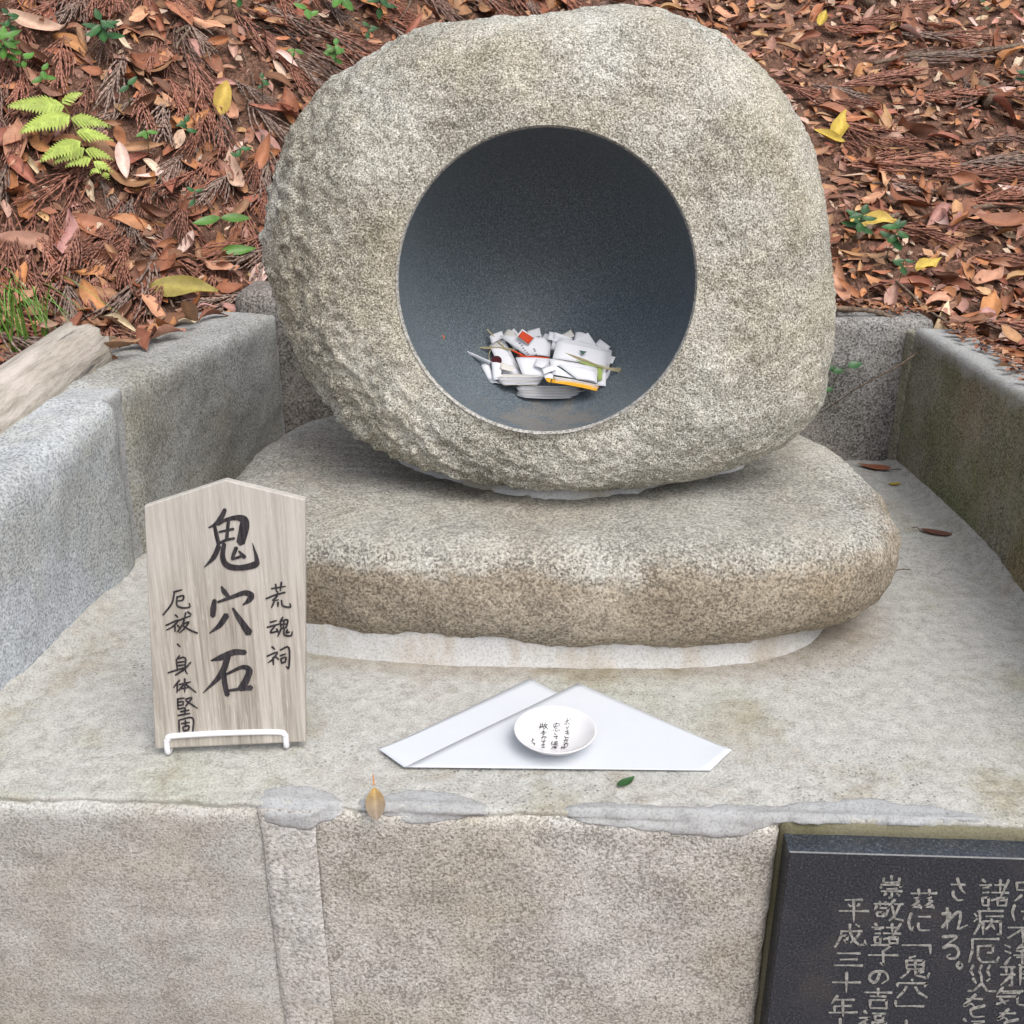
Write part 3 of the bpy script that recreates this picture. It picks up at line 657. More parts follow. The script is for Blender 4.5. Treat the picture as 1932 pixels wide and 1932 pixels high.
BIG = {
 'oni': [([(645, 285), (618, 340), (580, 382), (540, 402)], [26, 36, 24, 10]), ([(578, 395), (590, 450), (604, 508)], [22, 28, 26]),
  ([(598, 382), (650, 352), (720, 338), (765, 352), (768, 400), (745, 500)], [20, 22, 34, 56, 66, 56]), ([(606, 430), (700, 410)], [14, 18]),
  ([(668, 350), (655, 480)], [22, 22]), ([(602, 505), (650, 482), (705, 470)], [18, 18, 16]), ([(606, 520), (572, 592), (512, 656)], [34, 32, 6]),
  ([(640, 505), (630, 590), (660, 645), (740, 660), (835, 640), (850, 610), (822, 500)], [26, 34, 40, 36, 44, 30, 4]),
  ([(718, 530), (700, 575), (692, 605)], [26, 24, 20]), ([(690, 605), (730, 592), (768, 578)], [14, 18, 20]), ([(735, 552), (772, 592)], [12, 26])],
 'ana': [([(622, 782), (640, 815), (668, 848)], [14, 34, 22]), ([(578, 868), (570, 920), (566, 972)], [26, 40, 34]),
  ([(598, 882), (680, 852), (770, 822), (812, 838), (800, 868), (760, 900)], [16, 24, 34, 44, 36, 8]), ([(655, 965), (610, 1030), (545, 1082)], [40, 34, 6]),
  ([(695, 920), (735, 985), (800, 1080)], [14, 34, 50])],
 'ishi': [([(555, 1258), (620, 1238), (700, 1205), (775, 1205)], [10, 40, 40, 34]), ([(665, 1225), (620, 1345), (505, 1466)], [40, 42, 6]),
  ([(640, 1335), (642, 1400), (660, 1480)], [30, 36, 34]), ([(655, 1345), (755, 1300), (800, 1320), (785, 1375), (750, 1440)], [16, 26, 44, 44, 50]),
  ([(662, 1452), (740, 1440), (815, 1432)], [16, 22, 36])]}
SMALL = [
 [[(943, 795), (1035, 780)], [(970, 765), (976, 815)], [(1008, 752), (1000, 810)], [(908, 860), (960, 838), (1032, 818)], [(984, 812), (978, 845), (952, 870), (990, 866)], [(962, 878), (944, 916)], [(986, 880), (986, 910)], [(1008, 868), (1018, 905), (1066, 912), (1062, 888)]],
 [[(935, 1012), (978, 1000)], [(916, 1044), (1002, 1020)], [(966, 1035), (938, 1076), (988, 1068)], [(976, 1052), (992, 1082)], [(1018, 978), (1000, 1002)], [(1000, 1004), (1006, 1050)], [(1004, 1003), (1048, 996), (1038, 1046)], [(1006, 1026), (1040, 1021)], [(1024, 1000), (1021, 1046)], [(1006, 1050), (1038, 1044)], [(1006, 1052), (984, 1102)], [(1026, 1048), (1027, 1090), (1070, 1096), (1078, 1068)], [(1048, 1056), (1040, 1076), (1060, 1072)]],
 [[(946, 1168), (966, 1186)], [(914, 1230), (982, 1204), (950, 1250), (922, 1272)], [(954, 1236), (956, 1286)], [(968, 1230), (992, 1252)], [(1000, 1190), (1056, 1174), (1056, 1302), (1038, 1294)], [(1000, 1226), (1036, 1214)], [(1005, 1244), (1010, 1276)], [(1005, 1244), (1036, 1237), (1031, 1270)], [(1010, 1272), (1032, 1266)]],
 [[(313, 817), (368, 802)], [(320, 814), (302, 890), (246, 964)], [(332, 850), (376, 840), (372, 868), (338, 874)], [(336, 850), (335, 900), (370, 918), (418, 912), (414, 888)]],
 [[(324, 963), (342, 980)], [(263, 1032), (342, 998), (312, 1036), (268, 1062)], [(322, 1020), (323, 1072)], [(338, 1028), (352, 1046)], [(344, 1000), (426, 968)], [(392, 948), (376, 1015), (340, 1072)], [(402, 942), (428, 960)], [(376, 1022), (412, 1008), (384, 1050), (352, 1078)], [(368, 1028), (420, 1060), (468, 1080)]],
 [[(338, 1150), (356, 1170)]],
 [[(352, 1226), (334, 1248)], [(332, 1250), (338, 1318)], [(335, 1248), (388, 1240), (388, 1312), (402, 1344)], [(336, 1270), (384, 1264)], [(336, 1291), (384, 1285)], [(278, 1336), (335, 1318), (390, 1302)], [(424, 1268), (384, 1312), (326, 1350)]],
 [[(352, 1383), (313, 1432)], [(338, 1408), (336, 1466)], [(350, 1412), (424, 1395)], [(386, 1373), (386, 1462)], [(382, 1408), (344, 1452)], [(390, 1408), (458, 1462)], [(366, 1438), (406, 1431)]],
 [[(340, 1502), (342, 1572)], [(340, 1505), (384, 1499)], [(345, 1525), (376, 1520)], [(345, 1547), (378, 1541)], [(342, 1570), (388, 1560)], [(376, 1520), (376, 1545)], [(390, 1506), (430, 1498), (392, 1550)], [(392, 1514), (468, 1564)], [(358, 1586), (416, 1575)], [(388, 1560), (388, 1606)], [(342, 1610), (422, 1596)]],
 [[(348, 1640), (350, 1732)], [(348, 1641), (436, 1629), (436, 1730)], [(364, 1664), (418, 1655)], [(390, 1644), (390, 1682)], [(374, 1684), (378, 1712)], [(374, 1684), (412, 1678), (408, 1706)], [(378, 1710), (408, 1704)], [(350, 1730), (436, 1724)]]]
for k, sts in BIG.items():
    B = MB()
    for i, (pts, ws) in enumerate(sts): stroke(B, pts, ws, lambda p, i=i: to_sign(p) - np.array([0, 0.00006 * i, 0]), 24)
    sign_mesh('character', np.concatenate(B.V), B.F, MAT_INK)
for sts in SMALL:
    B = MB()
    for i, pts in enumerate(sts):
        n = len(pts); stroke(B, pts, [12, 13, 8] if n == 2 else [11, 13, 12, 8][:max(3, n)], lambda p, i=i: to_sign(p) - np.array([0, 0.00006 * i, 0]), 14)
    sign_mesh('character', np.concatenate(B.V), B.F, MAT_INK)

# wire stand holding the sign
ws0 = base + fwd * 0.012
stand = thing('wire_stand', (base[0], base[1], 0), 'white wire stand holding up the wooden tablet', 'stand')
WRd = 0.0032
A0, A1 = onz(318, 1422, WRd), onz(541, 1410, WRd)
up = np.array([0, 0, 1.0]); hgt = 0.0225
back = -fwd
def pth(L): return smooth_path(L, 60)
frontbar = [A0 + back * 0.02, A0 + up * 0.002, A0 + up * 0.016 + fwd * .0, A0 + up * (hgt - 0.004) + sx * 0.002, A0 + up * hgt + sx * 0.008, (A0 + A1) / 2 + up * (hgt + 0.0004), A1 + up * (hgt - 0.002) - sx * 0.008, A1 + up * (hgt - 0.006) - sx * 0.001, A1 + up * 0.016, A1 + up * 0.002, A1 + back * 0.02]
B = MB(); B.add(*tube(pth(frontbar), WRd, 10)); B.build('front_bar', MAT_WIRE, stand)
for A in (A0, A1):
    B = MB(); B.add(*tube(pth([A + back * 0.0195, A + back * 0.06, A + back * 0.11]), WRd, 10)); B.build('foot', MAT_WIRE, stand)
B = MB(); B.add(*tube(pth([A0 + back * 0.108, A0 + back * 0.06 + up * 0.07 + sx * 0.03, A0 + back * 0.052 + up * 0.13 + sx * 0.045, A0 + back * 0.052 + up * 0.135 + sx * 0.06, A1 + back * 0.052 + up * 0.135 - sx * 0.06, A1 + back * 0.052 + up * 0.13 - sx * 0.045, A1 + back * 0.06 + up * 0.07 - sx * 0.03, A1 + back * 0.108]), WRd, 10)); B.build('back_rest', MAT_WIRE, stand)

# ------------------------------------------------------------------ plaque
PY = 0.812
ptl = ony(1489, 1607, PY); pzt = float(ptl[2]); ptr = ony(1932, 1622, PY)
pq = thing('plaque', (0.62, PY, -0.75), 'polished black granite plaque with carved writing, set in the front of the platform', 'plaque')
x0p = float(ptl[0]); x1p = 1.05; bvl = 0.0011
def pbox(inx, y0, y1, zt):
    return [(x0p + inx, y0, -0.72 + inx), (x1p - inx, y0, -0.72 + inx), (x1p - inx, y0, zt - inx), (x0p + inx, y0, zt - inx)]
Vp = pbox(bvl, PY, 0, pzt) + pbox(0, PY + bvl, 0, pzt) + pbox(0, 0.845, 0, pzt)
Fp = [(0, 1, 2, 3)] + [(4 * k + i, 4 * k + 4 + i, 4 * k + 4 + (i + 1) % 4, 4 * k + (i + 1) % 4) for k in range(2) for i in range(4)]
mesh('slab', Vp, [f[::1] for f in Fp], MAT_PLAQUE, pq, smooth=False)
K = {'平': '20 80|32 43|72 63|05 a5|50 5a', '成': '23 25 18 0a|23 93|25 45 48 37|50 53 67 89 a9 a7|84 76 58|70 81', '三': '11 91|25 85|09 a9', '十': '05 a5|50 5a',
 '年': '30 14|22 92|25 85|25 28|08 a8|52 5a', '崇': '50 52|21 23 83|81 83|53 54|15 16|14 94 85|36 76|17 97|57 5a 4a|38 29|78 89',
 '敬': '02 52|21 23|41 43|13 05|24 54 48 38|16 18|16 36 38|18 38|70 53|72 a2|92 78 5a|63 79 aa', '諸': '10 21|02 42|13 33|15 35|17 1a|17 37 3a|1a 3a|52 92|70 75|45 a5|a0 77 48|67 6a|67 97 9a|68 98|6a 9a',
 '子': '10 80 53|53 5a 49|05 a5', 'の': '52 47 29 06 13 31 71 94 97 79 6a', '吉': '02 a2|50 54|24 84|26 2a|26 86 8a|2a 8a',
 '福': '20 31|03 43 06|25 2a|36 47|51 a1|62 64|62 92 94|64 94|55 5a|55 a5 aa|57 a7|75 7a|5a aa', '茲': '02 a2|30 33|70 73|34 15 36|36 09 49|38 4a|84 65 86|86 59 99|88 9a',
 'に': '10 05 1a 28|42 92|46 48 5a 9a', '鬼': '50 31|22 26|22 82 86|24 84|52 56|26 86|36 28 0a|56 59 9a a8|76 68 87', '穴': '50 51|02 04|02 a2 94|34 27 0a|64 77 aa',
 'さ': '13 83|40 65 87|26 28 4a 7a', 'れ': '20 2a|03 33 09|09 53 72 75 6a 89 a8', 'る': '10 80 15|15 54 85 98 7a 4a 39 58', '病': '50 51|11 a1|21 26 0a|02 13|05 14|43 a3|35 3a|35 95 9a 8a|64 66 48|66 78',
 '厄': '10 a0|10 15 0a|33 83 86 66|33 38 4a 9a a8', '災': '20 12 24|50 42 54|80 72 84|25 37|85 76|54 57 2a 0a|57 7a aa', 'を': '12 82|50 14 05 34 56|95 56 37 4a 9a',
 '只': '10 14|10 90 94|14 94|37 0a|67 aa', 'は': '10 05 1a|44 a4|80 89 69 58 78 aa', '不': '01 a1|61 34 07|51 5a|64 a7', '浄': '00 21|03 24|0a 26|60 42|51 81 63|43 93 96|35 a5|46 96|63 6a 5a',
 '邪': '00 50|20 24|04 54|40 4a 3a|44 0a|70 7a|70 a0 83 a5 86 76', '気': '20 04|12 92|23 83|05 75 79 aa a8|47 09|16 39', '「': '00 a0|a0 aa', '」': '00 0a|0a aa', '。': '50 15 5a 95 50', '一': '05 a5', 'ば': '10 05 1a|43 83|70 79 59 48 68 9a|91 a2|80 92', '月': '20 26 0a|20 80 8a 6a|24 84|27 87'}
PT = [('平', 628, 562, 835, 720), ('成', 600, 735, 812, 895), ('三', 595, 930, 795, 1035), ('十', 580, 1075, 780, 1215), ('年', 555, 1238, 755, 1385), ('十', 560, 1403, 715, 1560),
 ('崇', 905, 395, 1090, 545), ('敬', 875, 562, 1080, 705), ('諸', 860, 730, 1060, 865), ('子', 835, 882, 1045, 1020), ('の', 840, 1058, 985, 1155), ('吉', 808, 1188, 1000, 1325), ('福', 770, 1348, 955, 1500),
 ('茲', 1135, 490, 1318, 625), ('に', 1120, 658, 1285, 775), ('「', 1075, 882, 1272, 945), ('鬼', 1065, 958, 1265, 1110), ('穴', 1040, 1125, 1250, 1250), ('」', 1028, 1275, 1225, 1312), ('十', 1040, 1412, 1160, 1560),
 ('さ', 1405, 410, 1545, 562), ('れ', 1355, 618, 1535, 770), ('る', 1345, 822, 1485, 975), ('。', 1455, 1000, 1503, 1048),
 ('諸', 1620, 422, 1825, 600), ('病', 1580, 622, 1785, 805), ('厄', 1545, 838, 1755, 1000), ('災', 1535, 1025, 1730, 1205), ('を', 1510, 1232, 1670, 1385), ('福', 1470, 1405, 1650, 1560),
 ('只', 1865, 440, 2030, 570), ('は', 1850, 600, 2010, 710), ('不', 1820, 745, 2025, 870), ('浄', 1795, 882, 2000, 1020), ('邪', 1765, 1037, 1965, 1165), ('気', 1740, 1180, 1945, 1310), ('を', 1745, 1332, 1905, 1480)]
hx = {c_: i for i, c_ in enumerate('0123456789a')}
def to_pl(p):
    q = ony((1500 + p[0] / 3.526) / 1.06, (1640 + p[1] / 3.526) / 1.06, PY - 0.0006); return q
for ch, a0, b0, a1, b1 in PT:
    B = MB(); w_, h_ = a1 - a0, b1 - b0
    for i, st in enumerate(K[ch].split('|')):
        raw = [(hx[t[0]] / 10, hx[t[1]] / 10) for t in st.split()]
        pts = [(a0 + w_ * (u_ + random.uniform(-.012, .012)), b0 + h_ * (v_ - 0.05 * (u_ - .5) * 0 + random.uniform(-.012, .012))) for u_, v_ in raw]
        horiz = abs(raw[-1][0] - raw[0][0]) > abs(raw[-1][1] - raw[0][1]) and len(raw) == 2
        wd = [12, 10, 19] if horiz else [23, 20, 8]
        if len(raw) > 2 and ch not in 'のるをさに。はればれ':      # square corners: split into straight strokes
            for q in range(len(pts) - 1): stroke(B, pts[q:q + 2], [12, 17] if abs(raw[q + 1][0] - raw[q][0]) > abs(raw[q + 1][1] - raw[q][1]) else [21, 15], lambda p, i=i: to_pl(p) - np.array([0, 0.00004 * i, 0]), 8)
        else: stroke(B, pts, wd, lambda p, i=i: to_pl(p) - np.array([0, 0.00004 * i, 0]), 16)
    B.build('character', MAT_CARVE, pq, smooth=False)

# ------------------------------------------------------------------ folded paper and dish
fp = thing('folded_paper', tuple(onz(1047, 1410)), 'white sheet of paper folded into a triangle under the small dish', 'paper')
def poly_sheet(name, pix, zf, parent, mat, n=26, thick=0.0002):
    P = np.array([onz(x_, y_) for x_, y_ in pix])[:, :2]
    # fan grid: quad patch a-b-c-d (bilinear), so that it can bend
    U, Vv = np.meshgrid(np.linspace(0, 1, n), np.linspace(0, 1, n))
    Q = (P[0] * ((1 - U) * (1 - Vv))[..., None] + P[1] * (U * (1 - Vv))[..., None] + P[2] * (U * Vv)[..., None] + P[3] * ((1 - U) * Vv)[..., None])
    Zt = zf(U, Vv); T = np.concatenate([Q, Zt[..., None]], -1).reshape(-1, 3); Bt = T - np.array([0, 0, thick]); N_ = n * n
    Fc = grid_faces(n, n) + [tuple(i + N_ for i in f[::-1]) for f in grid_faces(n, n)]
    bd = [i for i in range(n)] + [i * n + n - 1 for i in range(1, n)] + [(n - 1) * n + i for i in range(n - 2, -1, -1)] + [i * n for i in range(n - 2, 0, -1)]
    Fc += [(bd[k], bd[k] + N_, bd[(k + 1) % len(bd)] + N_, bd[(k + 1) % len(bd)]) for k in range(len(bd))]
    return mesh(name, np.concatenate([T, Bt]), Fc, mat, parent)
poly_sheet('lower_layer', [(762, 1450.5), (1338, 1457.5), (1000, 1283), (715, 1420)], lambda U, V_: 0.0024 + 0.0025 * np.clip(1 - U * 3.5, 0, 1) ** 2 * (V_ ** 1.2), fp, MAT_SHEET)
poly_sheet('upper_layer', [(764, 1451.5), (1340, 1457.5), (1381, 1421), (1091, 1292)], lambda U, V_: 0.0028 + 0.0008 * np.clip(1 - (U - 0) * 4, 0, 1) * V_ * 4 * np.clip(1 - V_ * 1.6, 0, 1) + 0.003 * np.clip((U - 0.86) / 0.14, 0, 1) ** 2 * V_ * np.clip(1.6 - V_, 0, 1), fp, MAT_SHEET)
dc = onz(1047.5, 1374, 0.024); DR = 0.0455; zb = 0.0045
dish = thing('offering_dish', (dc[0], dc[1], zb), 'small white porcelain dish with handwriting inside, on the folded paper', 'dish')
prof = [(0.000, 0.000), (0.017, 0.000), (0.0185, 0.0012), (0.027, 0.0040), (0.036, 0.0093), (0.0425, 0.0150), (0.0448, 0.0178), (0.0455, 0.0186), (0.0450, 0.0194), (0.0438, 0.0190), (0.0405, 0.0158), (0.034, 0.0108), (0.025, 0.0066), (0.014, 0.0042), (0.0002, 0.0036)]
NL = 96; tl = np.linspace(0, 2 * math.pi, NL, endpoint=False); DG = np.array([[(dc[0] + max(r_, 1e-4) * math.cos(a), dc[1] + max(r_, 1e-4) * math.sin(a), zb + h_) for a in tl] for r_, h_ in prof])
mesh('dish_body', DG.reshape(-1, 3), grid_faces(len(prof), NL, True), MAT_DISH, dish)
inr = [(p[0], p[1]) for p in prof[9:]][::-1]
def dish_z(x_, y_): return zb + float(np.interp(math.hypot(x_ - dc[0], y_ - dc[1]), [p[0] for p in inr], [p[1] for p in inr]))
def dish_hit(px, py):
    d = ray(px, py); t = 0.9
    while t < 1.4:
        p = CAM + d * t
        if math.hypot(p[0] - dc[0], p[1] - dc[1]) < 0.0445 and p[2] <= dish_z(p[0], p[1]) + 0.0004: return p
        t += 0.0004
    return CAM + d * 1.1
def c6(p): return ((740 + p[0] / 2.542) / 1.06, (1340 + p[1] / 2.542) / 1.06)
# handwriting on the dish, four columns
HW = [[[(992, 262), (1012, 256)], [(1003, 245), (1000, 282)], [(994, 270), (988, 280)], [(1008, 270), (1014, 278)], [(1016, 248), (1019, 253)], [(996, 290), (1000, 297)], [(1010, 287), (1000, 303)], [(992, 315), (1012, 310)], [(994, 325), (1014, 320)], [(1002, 305), (1008, 333)], [(990, 338), (994, 345), (1012, 344)], [(986, 360), (1008, 355)], [(996, 350), (985, 374)], [(1004, 357), (998, 372)], [(984, 380), (1006, 375), (1002, 390)], [(994, 372), (985, 392)], [(970, 398), (1000, 392)], [(976, 388), (974, 404)], [(988, 386), (988, 404)]],
 [[(948, 267), (950, 274)], [(932, 282), (935, 275), (964, 274), (962, 281)], [(946, 278), (938, 294), (956, 296)], [(930, 288), (966, 285)], [(932, 310), (936, 304)], [(944, 302), (946, 312), (956, 310)], [(960, 304), (964, 310)], [(940, 320), (940, 328), (948, 328)], [(934, 340), (956, 337), (944, 346), (952, 351)], [(928, 362), (922, 376)], [(925, 370), (925, 386)], [(936, 368), (955, 365)], [(936, 376), (957, 373)], [(946, 362), (945, 384)], [(930, 380), (958, 384)], [(930, 392), (952, 390)], [(930, 392), (922, 405)], [(942, 390), (942, 405)], [(934, 398), (952, 397)]],
 [[(862, 280), (882, 277)], [(868, 268), (868, 290)], [(878, 268), (878, 290)], [(855, 290), (888, 286)], [(864, 292), (863, 303)], [(866, 293), (882, 291), (881, 302)], [(892, 268), (884, 286)], [(888, 280), (905, 277)], [(900, 280), (884, 304)], [(888, 284), (906, 303)], [(874, 315), (892, 312)], [(882, 308), (882, 322)], [(866, 323), (898, 320)], [(882, 322), (880, 334)], [(888, 326), (876, 336)], [(872, 345), (892, 341), (886, 356)], [(882, 338), (872, 356)], [(896, 342), (900, 347)], [(870, 365), (894, 361), (880, 370), (886, 377)], [(872, 384), (890, 381)], [(878, 378), (884, 390)], [(872, 396), (890, 394)]],
 [[(826, 347), (827, 362), (818, 360)], [(827, 354), (836, 352)], [(824, 370), (838, 374), (834, 384)]]]
for colm in HW:
    B = MB()
    for i, pts in enumerate(colm):
        stroke(B, pts, [2.9, 3.3, 2.0], lambda p, i=i: dish_hit(*c6(p)) + np.array([0, -0.0001, 0.0003 + 0.00003 * i]), 8)
    B.build('handwriting', MAT_INK, dish, smooth=False)

# ------------------------------------------------------------------ papers in the hollow
def sheet(name, cor, mat, parent, bow=0.004, n=7, thick=0.0004, back=None, crump=0.0, seed=0):
    """cor: four (x, y, depth-offset) in the close-up grid of the papers; depth is metres towards the viewer from the bowl's back slope."""
    P = [cp_(c_[0], c_[1], c_[2] + YO.get(parent.name, 0)) for c_ in cor]
    P = np.array(P); U, V_ = np.meshgrid(np.linspace(0, 1, n), np.linspace(0, 1, n))
    Q = P[0] * ((1 - U) * (1 - V_))[..., None] + P[1] * (U * (1 - V_))[..., None] + P[2] * (U * V_)[..., None] + P[3] * ((1 - U) * V_)[..., None]
    nn = np.cross(P[1] - P[0], P[3] - P[0]); nn /= np.linalg.norm(nn)
    if nn[1] > 0: nn = -nn
    Q = Q + nn * (bow * 4 * U * (1 - U))[..., None]
    if crump: Q = Q + nn * (crump * fbm(Q.reshape(-1, 3), 35, 2, seed).reshape(n, n))[..., None]
    T = Q.reshape(-1, 3); Bt = T - nn * thick; N_ = n * n
    fl = False
    Fc = grid_faces(n, n, flip=fl) + [tuple(i + N_ for i in f[::-1]) for f in grid_faces(n, n, flip=fl)]
    bd = [i for i in range(n)] + [i * n + n - 1 for i in range(1, n)] + [(n - 1) * n + i for i in range(n - 2, -1, -1)] + [i * n for i in range(n - 2, 0, -1)]
    Fc += [(bd[k], bd[k] + N_, bd[(k + 1) % len(bd)] + N_, bd[(k + 1) % len(bd)]) for k in range(len(bd))]
    return mesh(name, T if False else np.concatenate([T, Bt]), Fc, mat, parent)
def cp_(x_, y_, Y_): # close-up grid of the papers, at depth Y
    return ony((860 + x_ / 4.025) / 1.06, (600 + y_ / 4.025) / 1.06, Y_)
pb1 = thing('paper_bundle', tuple(cp_(700, 700, 1.39)), 'bundle of folded white papers tied with straw, at the left of the hollow', 'papers', 'papers in the hollow')
pb2 = thing('paper_bundle', tuple(cp_(1200, 700, 1.38)), 'bundle of white papers tied with green and straw bands, at the right of the hollow', 'papers', 'papers in the hollow')
pb3 = thing('paper_bundle', tuple(cp_(950, 790, 1.35)), 'thin flat stack of folded slips lying lowest in the hollow', 'papers', 'papers in the hollow')
YO = {'stamp_slip': -0.010, pb1.name: -0.010, pb2.name: -0.029, pb3.name: 0.004}
# back fan of sheets, left
sheet('sheet', [(600, 300, 1.435), (675, 228, 1.437), (760, 330, 1.434), (690, 420, 1.428)], MAT_PAPER, pb1, 0.001)
sheet('sheet', [(700, 300, 1.432), (898, 280, 1.434), (910, 400, 1.428), (720, 430, 1.426)], MAT_PAPER, pb1, 0.001)
sheet('sheet', [(480, 322, 1.424), (600, 318, 1.426), (745, 600, 1.392), (585, 595, 1.390)], MAT_PAPER, pb1, 0.0015)
sheet('sheet', [(478, 360, 1.420), (590, 350, 1.421), (735, 605, 1.385), (590, 603, 1.384)], MAT_PAPER2, pb1, 0.002)
sheet('sheet', [(482, 372, 1.416), (600, 362, 1.418), (738, 604, 1.381), (585, 600, 1.380)], MAT_PAPER, pb1, 0.0015)
n1_ = sheet('sheet', [(558, 288, 1.418), (975, 312, 1.420), (965, 458, 1.402), (780, 452, 1.400)], MAT_PAPER, pb1, 0.004); n1_['label'] = 'white slip with writing and a red stamp'
sheet('red_band', [(640, 400, 1.399), (700, 412, 1.3985), (770, 452, 1.3935), (745, 452, 1.3935)], MAT_RED, pb1, 0.0005)
st_ = sheet('stamp_slip', [(742, 232, 1.412), (842, 302, 1.411), (795, 366, 1.404), (695, 290, 1.406)], MAT_PAPER, pb1, 0.0005)
sheet('red_stamp', [(744, 248, 1.4095), (834, 304, 1.4095), (793, 356, 1.403), (708, 292, 1.4045)], MAT_RED, st_, 0.0005)
sheet('red_band', [(690, 448, 1.392), (962, 462, 1.392), (925, 500, 1.388), (860, 478, 1.388)], MAT_RED, pb1, 0.001)
sheet('sheet', [(688, 462, 1.390), (968, 472, 1.391), (940, 618, 1.372), (745, 602, 1.371)], MAT_PAPER, pb1, 0.0015)
# mark, side fold and lower stack edge
ck = []
for k in range(18): a = 2 * math.pi * k / 18; ck.append(cp_(536 + 42 * math.cos(a), 488 + 42 * math.sin(a) * 0.95, 1.3785))
mesh('dark_seal', ck, [tuple(range(18))[::-1]], MAT_DKRED, pb1)
sheet('sheet', [(495, 500, 1.384), (580, 512, 1.382), (570, 640, 1.366), (505, 650, 1.367)], MAT_PAPER, pb1, 0.002)
sheet('sheet', [(262, 416, 1.40), (330, 428, 1.398), (500, 500, 1.385), (480, 515, 1.384)], MAT_PAPER, pb1, 0.004)
sheet('sheet', [(408, 530, 1.39), (470, 512, 1.392), (530, 640, 1.372), (470, 640, 1.372)], MAT_PAPER, pb1, 0.002, crump=0.004, seed=3)
sheet('sheet', [(410, 580, 1.385), (470, 570, 1.386), (560, 672, 1.368), (500, 668, 1.368)], MAT_PAPER, pb1, 0.002, crump=0.004, seed=5)
for k in range(7):
    y0 = 606 + k * 11
    sheet('folded_sheet', [(520 + k * 5, y0 - 8, 1.374 - k * 0.001), (925 - k * 6, y0 - 2, 1.376 - k * 0.001), (915 - k * 9, y0 + 14, 1.366 - k * 0.001), (545 + k * 9, y0 + 18 - k, 1.365 - k * 0.001)], MAT_PAPER if k % 3 else MAT_PAPER2, pb1, 0.0008)
def strand(pts, rad, mat, parent, name, n=20):
    B = MB(); B.add(*tube(smooth_path([cp_(p[0], p[1], p[2] + YO[parent.name]) for p in pts], n), rad, 5)); B.build(name, mat, parent)
for dx in (0, 7, 14):
    strand([(355, 385 - dx * .3, 1.418), (480, 378 + dx, 1.4135), (600, 382 + dx, 1.411), (680, 400 + dx, 1.402)], 0.0006, MAT_RAFFIA, pb1, 'straw_tie')
strand([(460, 235, 1.428), (520, 300, 1.423), (600, 385, 1.412)], 0.001, MAT_RAFFIA, pb1, 'straw_tie')
strand([(490, 400, 1.4125), (475, 440, 1.405), (480, 500, 1.398)], 0.0006, MAT_RAFFIA, pb1, 'straw_tie')
# right bundle
sheet('sheet', [(1005, 258, 1.432), (1150, 310, 1.434), (1100, 420, 1.428), (970, 400, 1.428)], MAT_PAPER, pb2, 0.001)
sheet('sheet', [(1272, 262, 1.432), (1350, 380, 1.430), (1250, 480, 1.420), (1130, 340, 1.424)], MAT_PAPER, pb2, 0.001)
sheet('sheet', [(1040, 305, 1.424), (1465, 405, 1.424), (1450, 520, 1.405), (1000, 470, 1.405)], MAT_PAPER, pb2, 0.004)
sheet('sheet', [(1035, 330, 1.420), (1462, 430, 1.421), (1440, 560, 1.399), (985, 490, 1.399)], MAT_PAPER2, pb2, 0.004)
sheet('sheet', [(1028, 322, 1.416), (1440, 410, 1.417), (1415, 540, 1.395), (985, 470, 1.395)], MAT_PAPER, pb2, 0.0015)
sheet('print_mark', [(1200, 405, 1.4025), (1262, 415, 1.4015), (1232, 438, 1.3985), (1225, 436, 1.3985)], MAT_DKGREEN, pb2, 0.0002)
sheet('sheet', [(1345, 545, 1.396), (1420, 550, 1.397), (1415, 695, 1.378), (1340, 690, 1.378)], MAT_PAPER, pb2, 0.001)
sheet('green_band', [(1340, 530, 1.392), (1390, 545, 1.392), (1385, 640, 1.380), (1350, 650, 1.379)], MAT_GREEN, pb2, 0.0006)
sheet('sheet', [(905, 545, 1.39), (1060, 485, 1.393), (1350, 560, 1.390), (1345, 672, 1.372)], MAT_PAPER, pb2, 0.004)
sheet('sheet', [(960, 470, 1.388), (1345, 545, 1.388), (1340, 672, 1.368), (985, 600, 1.370)], MAT_PAPER, pb2, 0.0015)
sheet('green_edge', [(1020, 530, 1.3795), (1040, 534, 1.3795), (1230, 640, 1.3655), (1180, 632, 1.3665)], MAT_DKGREEN, pb2, 0.0005)
sheet('sheet', [(1030, 520, 1.3785), (1335, 570, 1.3775), (1345, 664, 1.362), (1190, 640, 1.363)], MAT_PAPER, pb2, 0.003)
sheet('sheet', [(895, 575, 1.374), (985, 590, 1.373), (1000, 640, 1.364), (930, 640, 1.365)], MAT_PAPER, pb2, 0.001, crump=0.004, seed=8)
for k in range(4):
    sheet('folded_sheet', [(990 + k * 4, 614 + k * 8, 1.366 - k * .0012), (1350, 680 + k * 8, 1.366 - k * .0012), (1350, 690 + k * 8, 1.360 - k * .0012), (1000 + k * 4, 626 + k * 9, 1.360 - k * .0012)], MAT_PAPER if k % 2 else MAT_PAPER2, pb2, 0.001)
sheet('yellow_slip', [(985, 632, 1.3605), (1360, 696, 1.3605), (1340, 732, 1.353), (975, 664, 1.354)], MAT_YEL, pb2, 0.0015)
sheet('yellow_slip', [(930, 625, 1.362), (975, 632, 1.361), (965, 668, 1.354), (935, 650, 1.356)], MAT_YEL, pb2, 0.0005)
for dx in (0, 8, 16, 24):
    strand([(1010, 420 + dx, 1.4085 - dx * 1e-4), (1100, 430 + dx, 1.402), (1250, 480 + dx * .6, 1.394), (1400, 540 + dx * .4, 1.389), (1540, 560 + dx * 1.4 - 10, 1.392)], 0.0006, MAT_RAFFIA, pb2, 'straw_tie', 28)
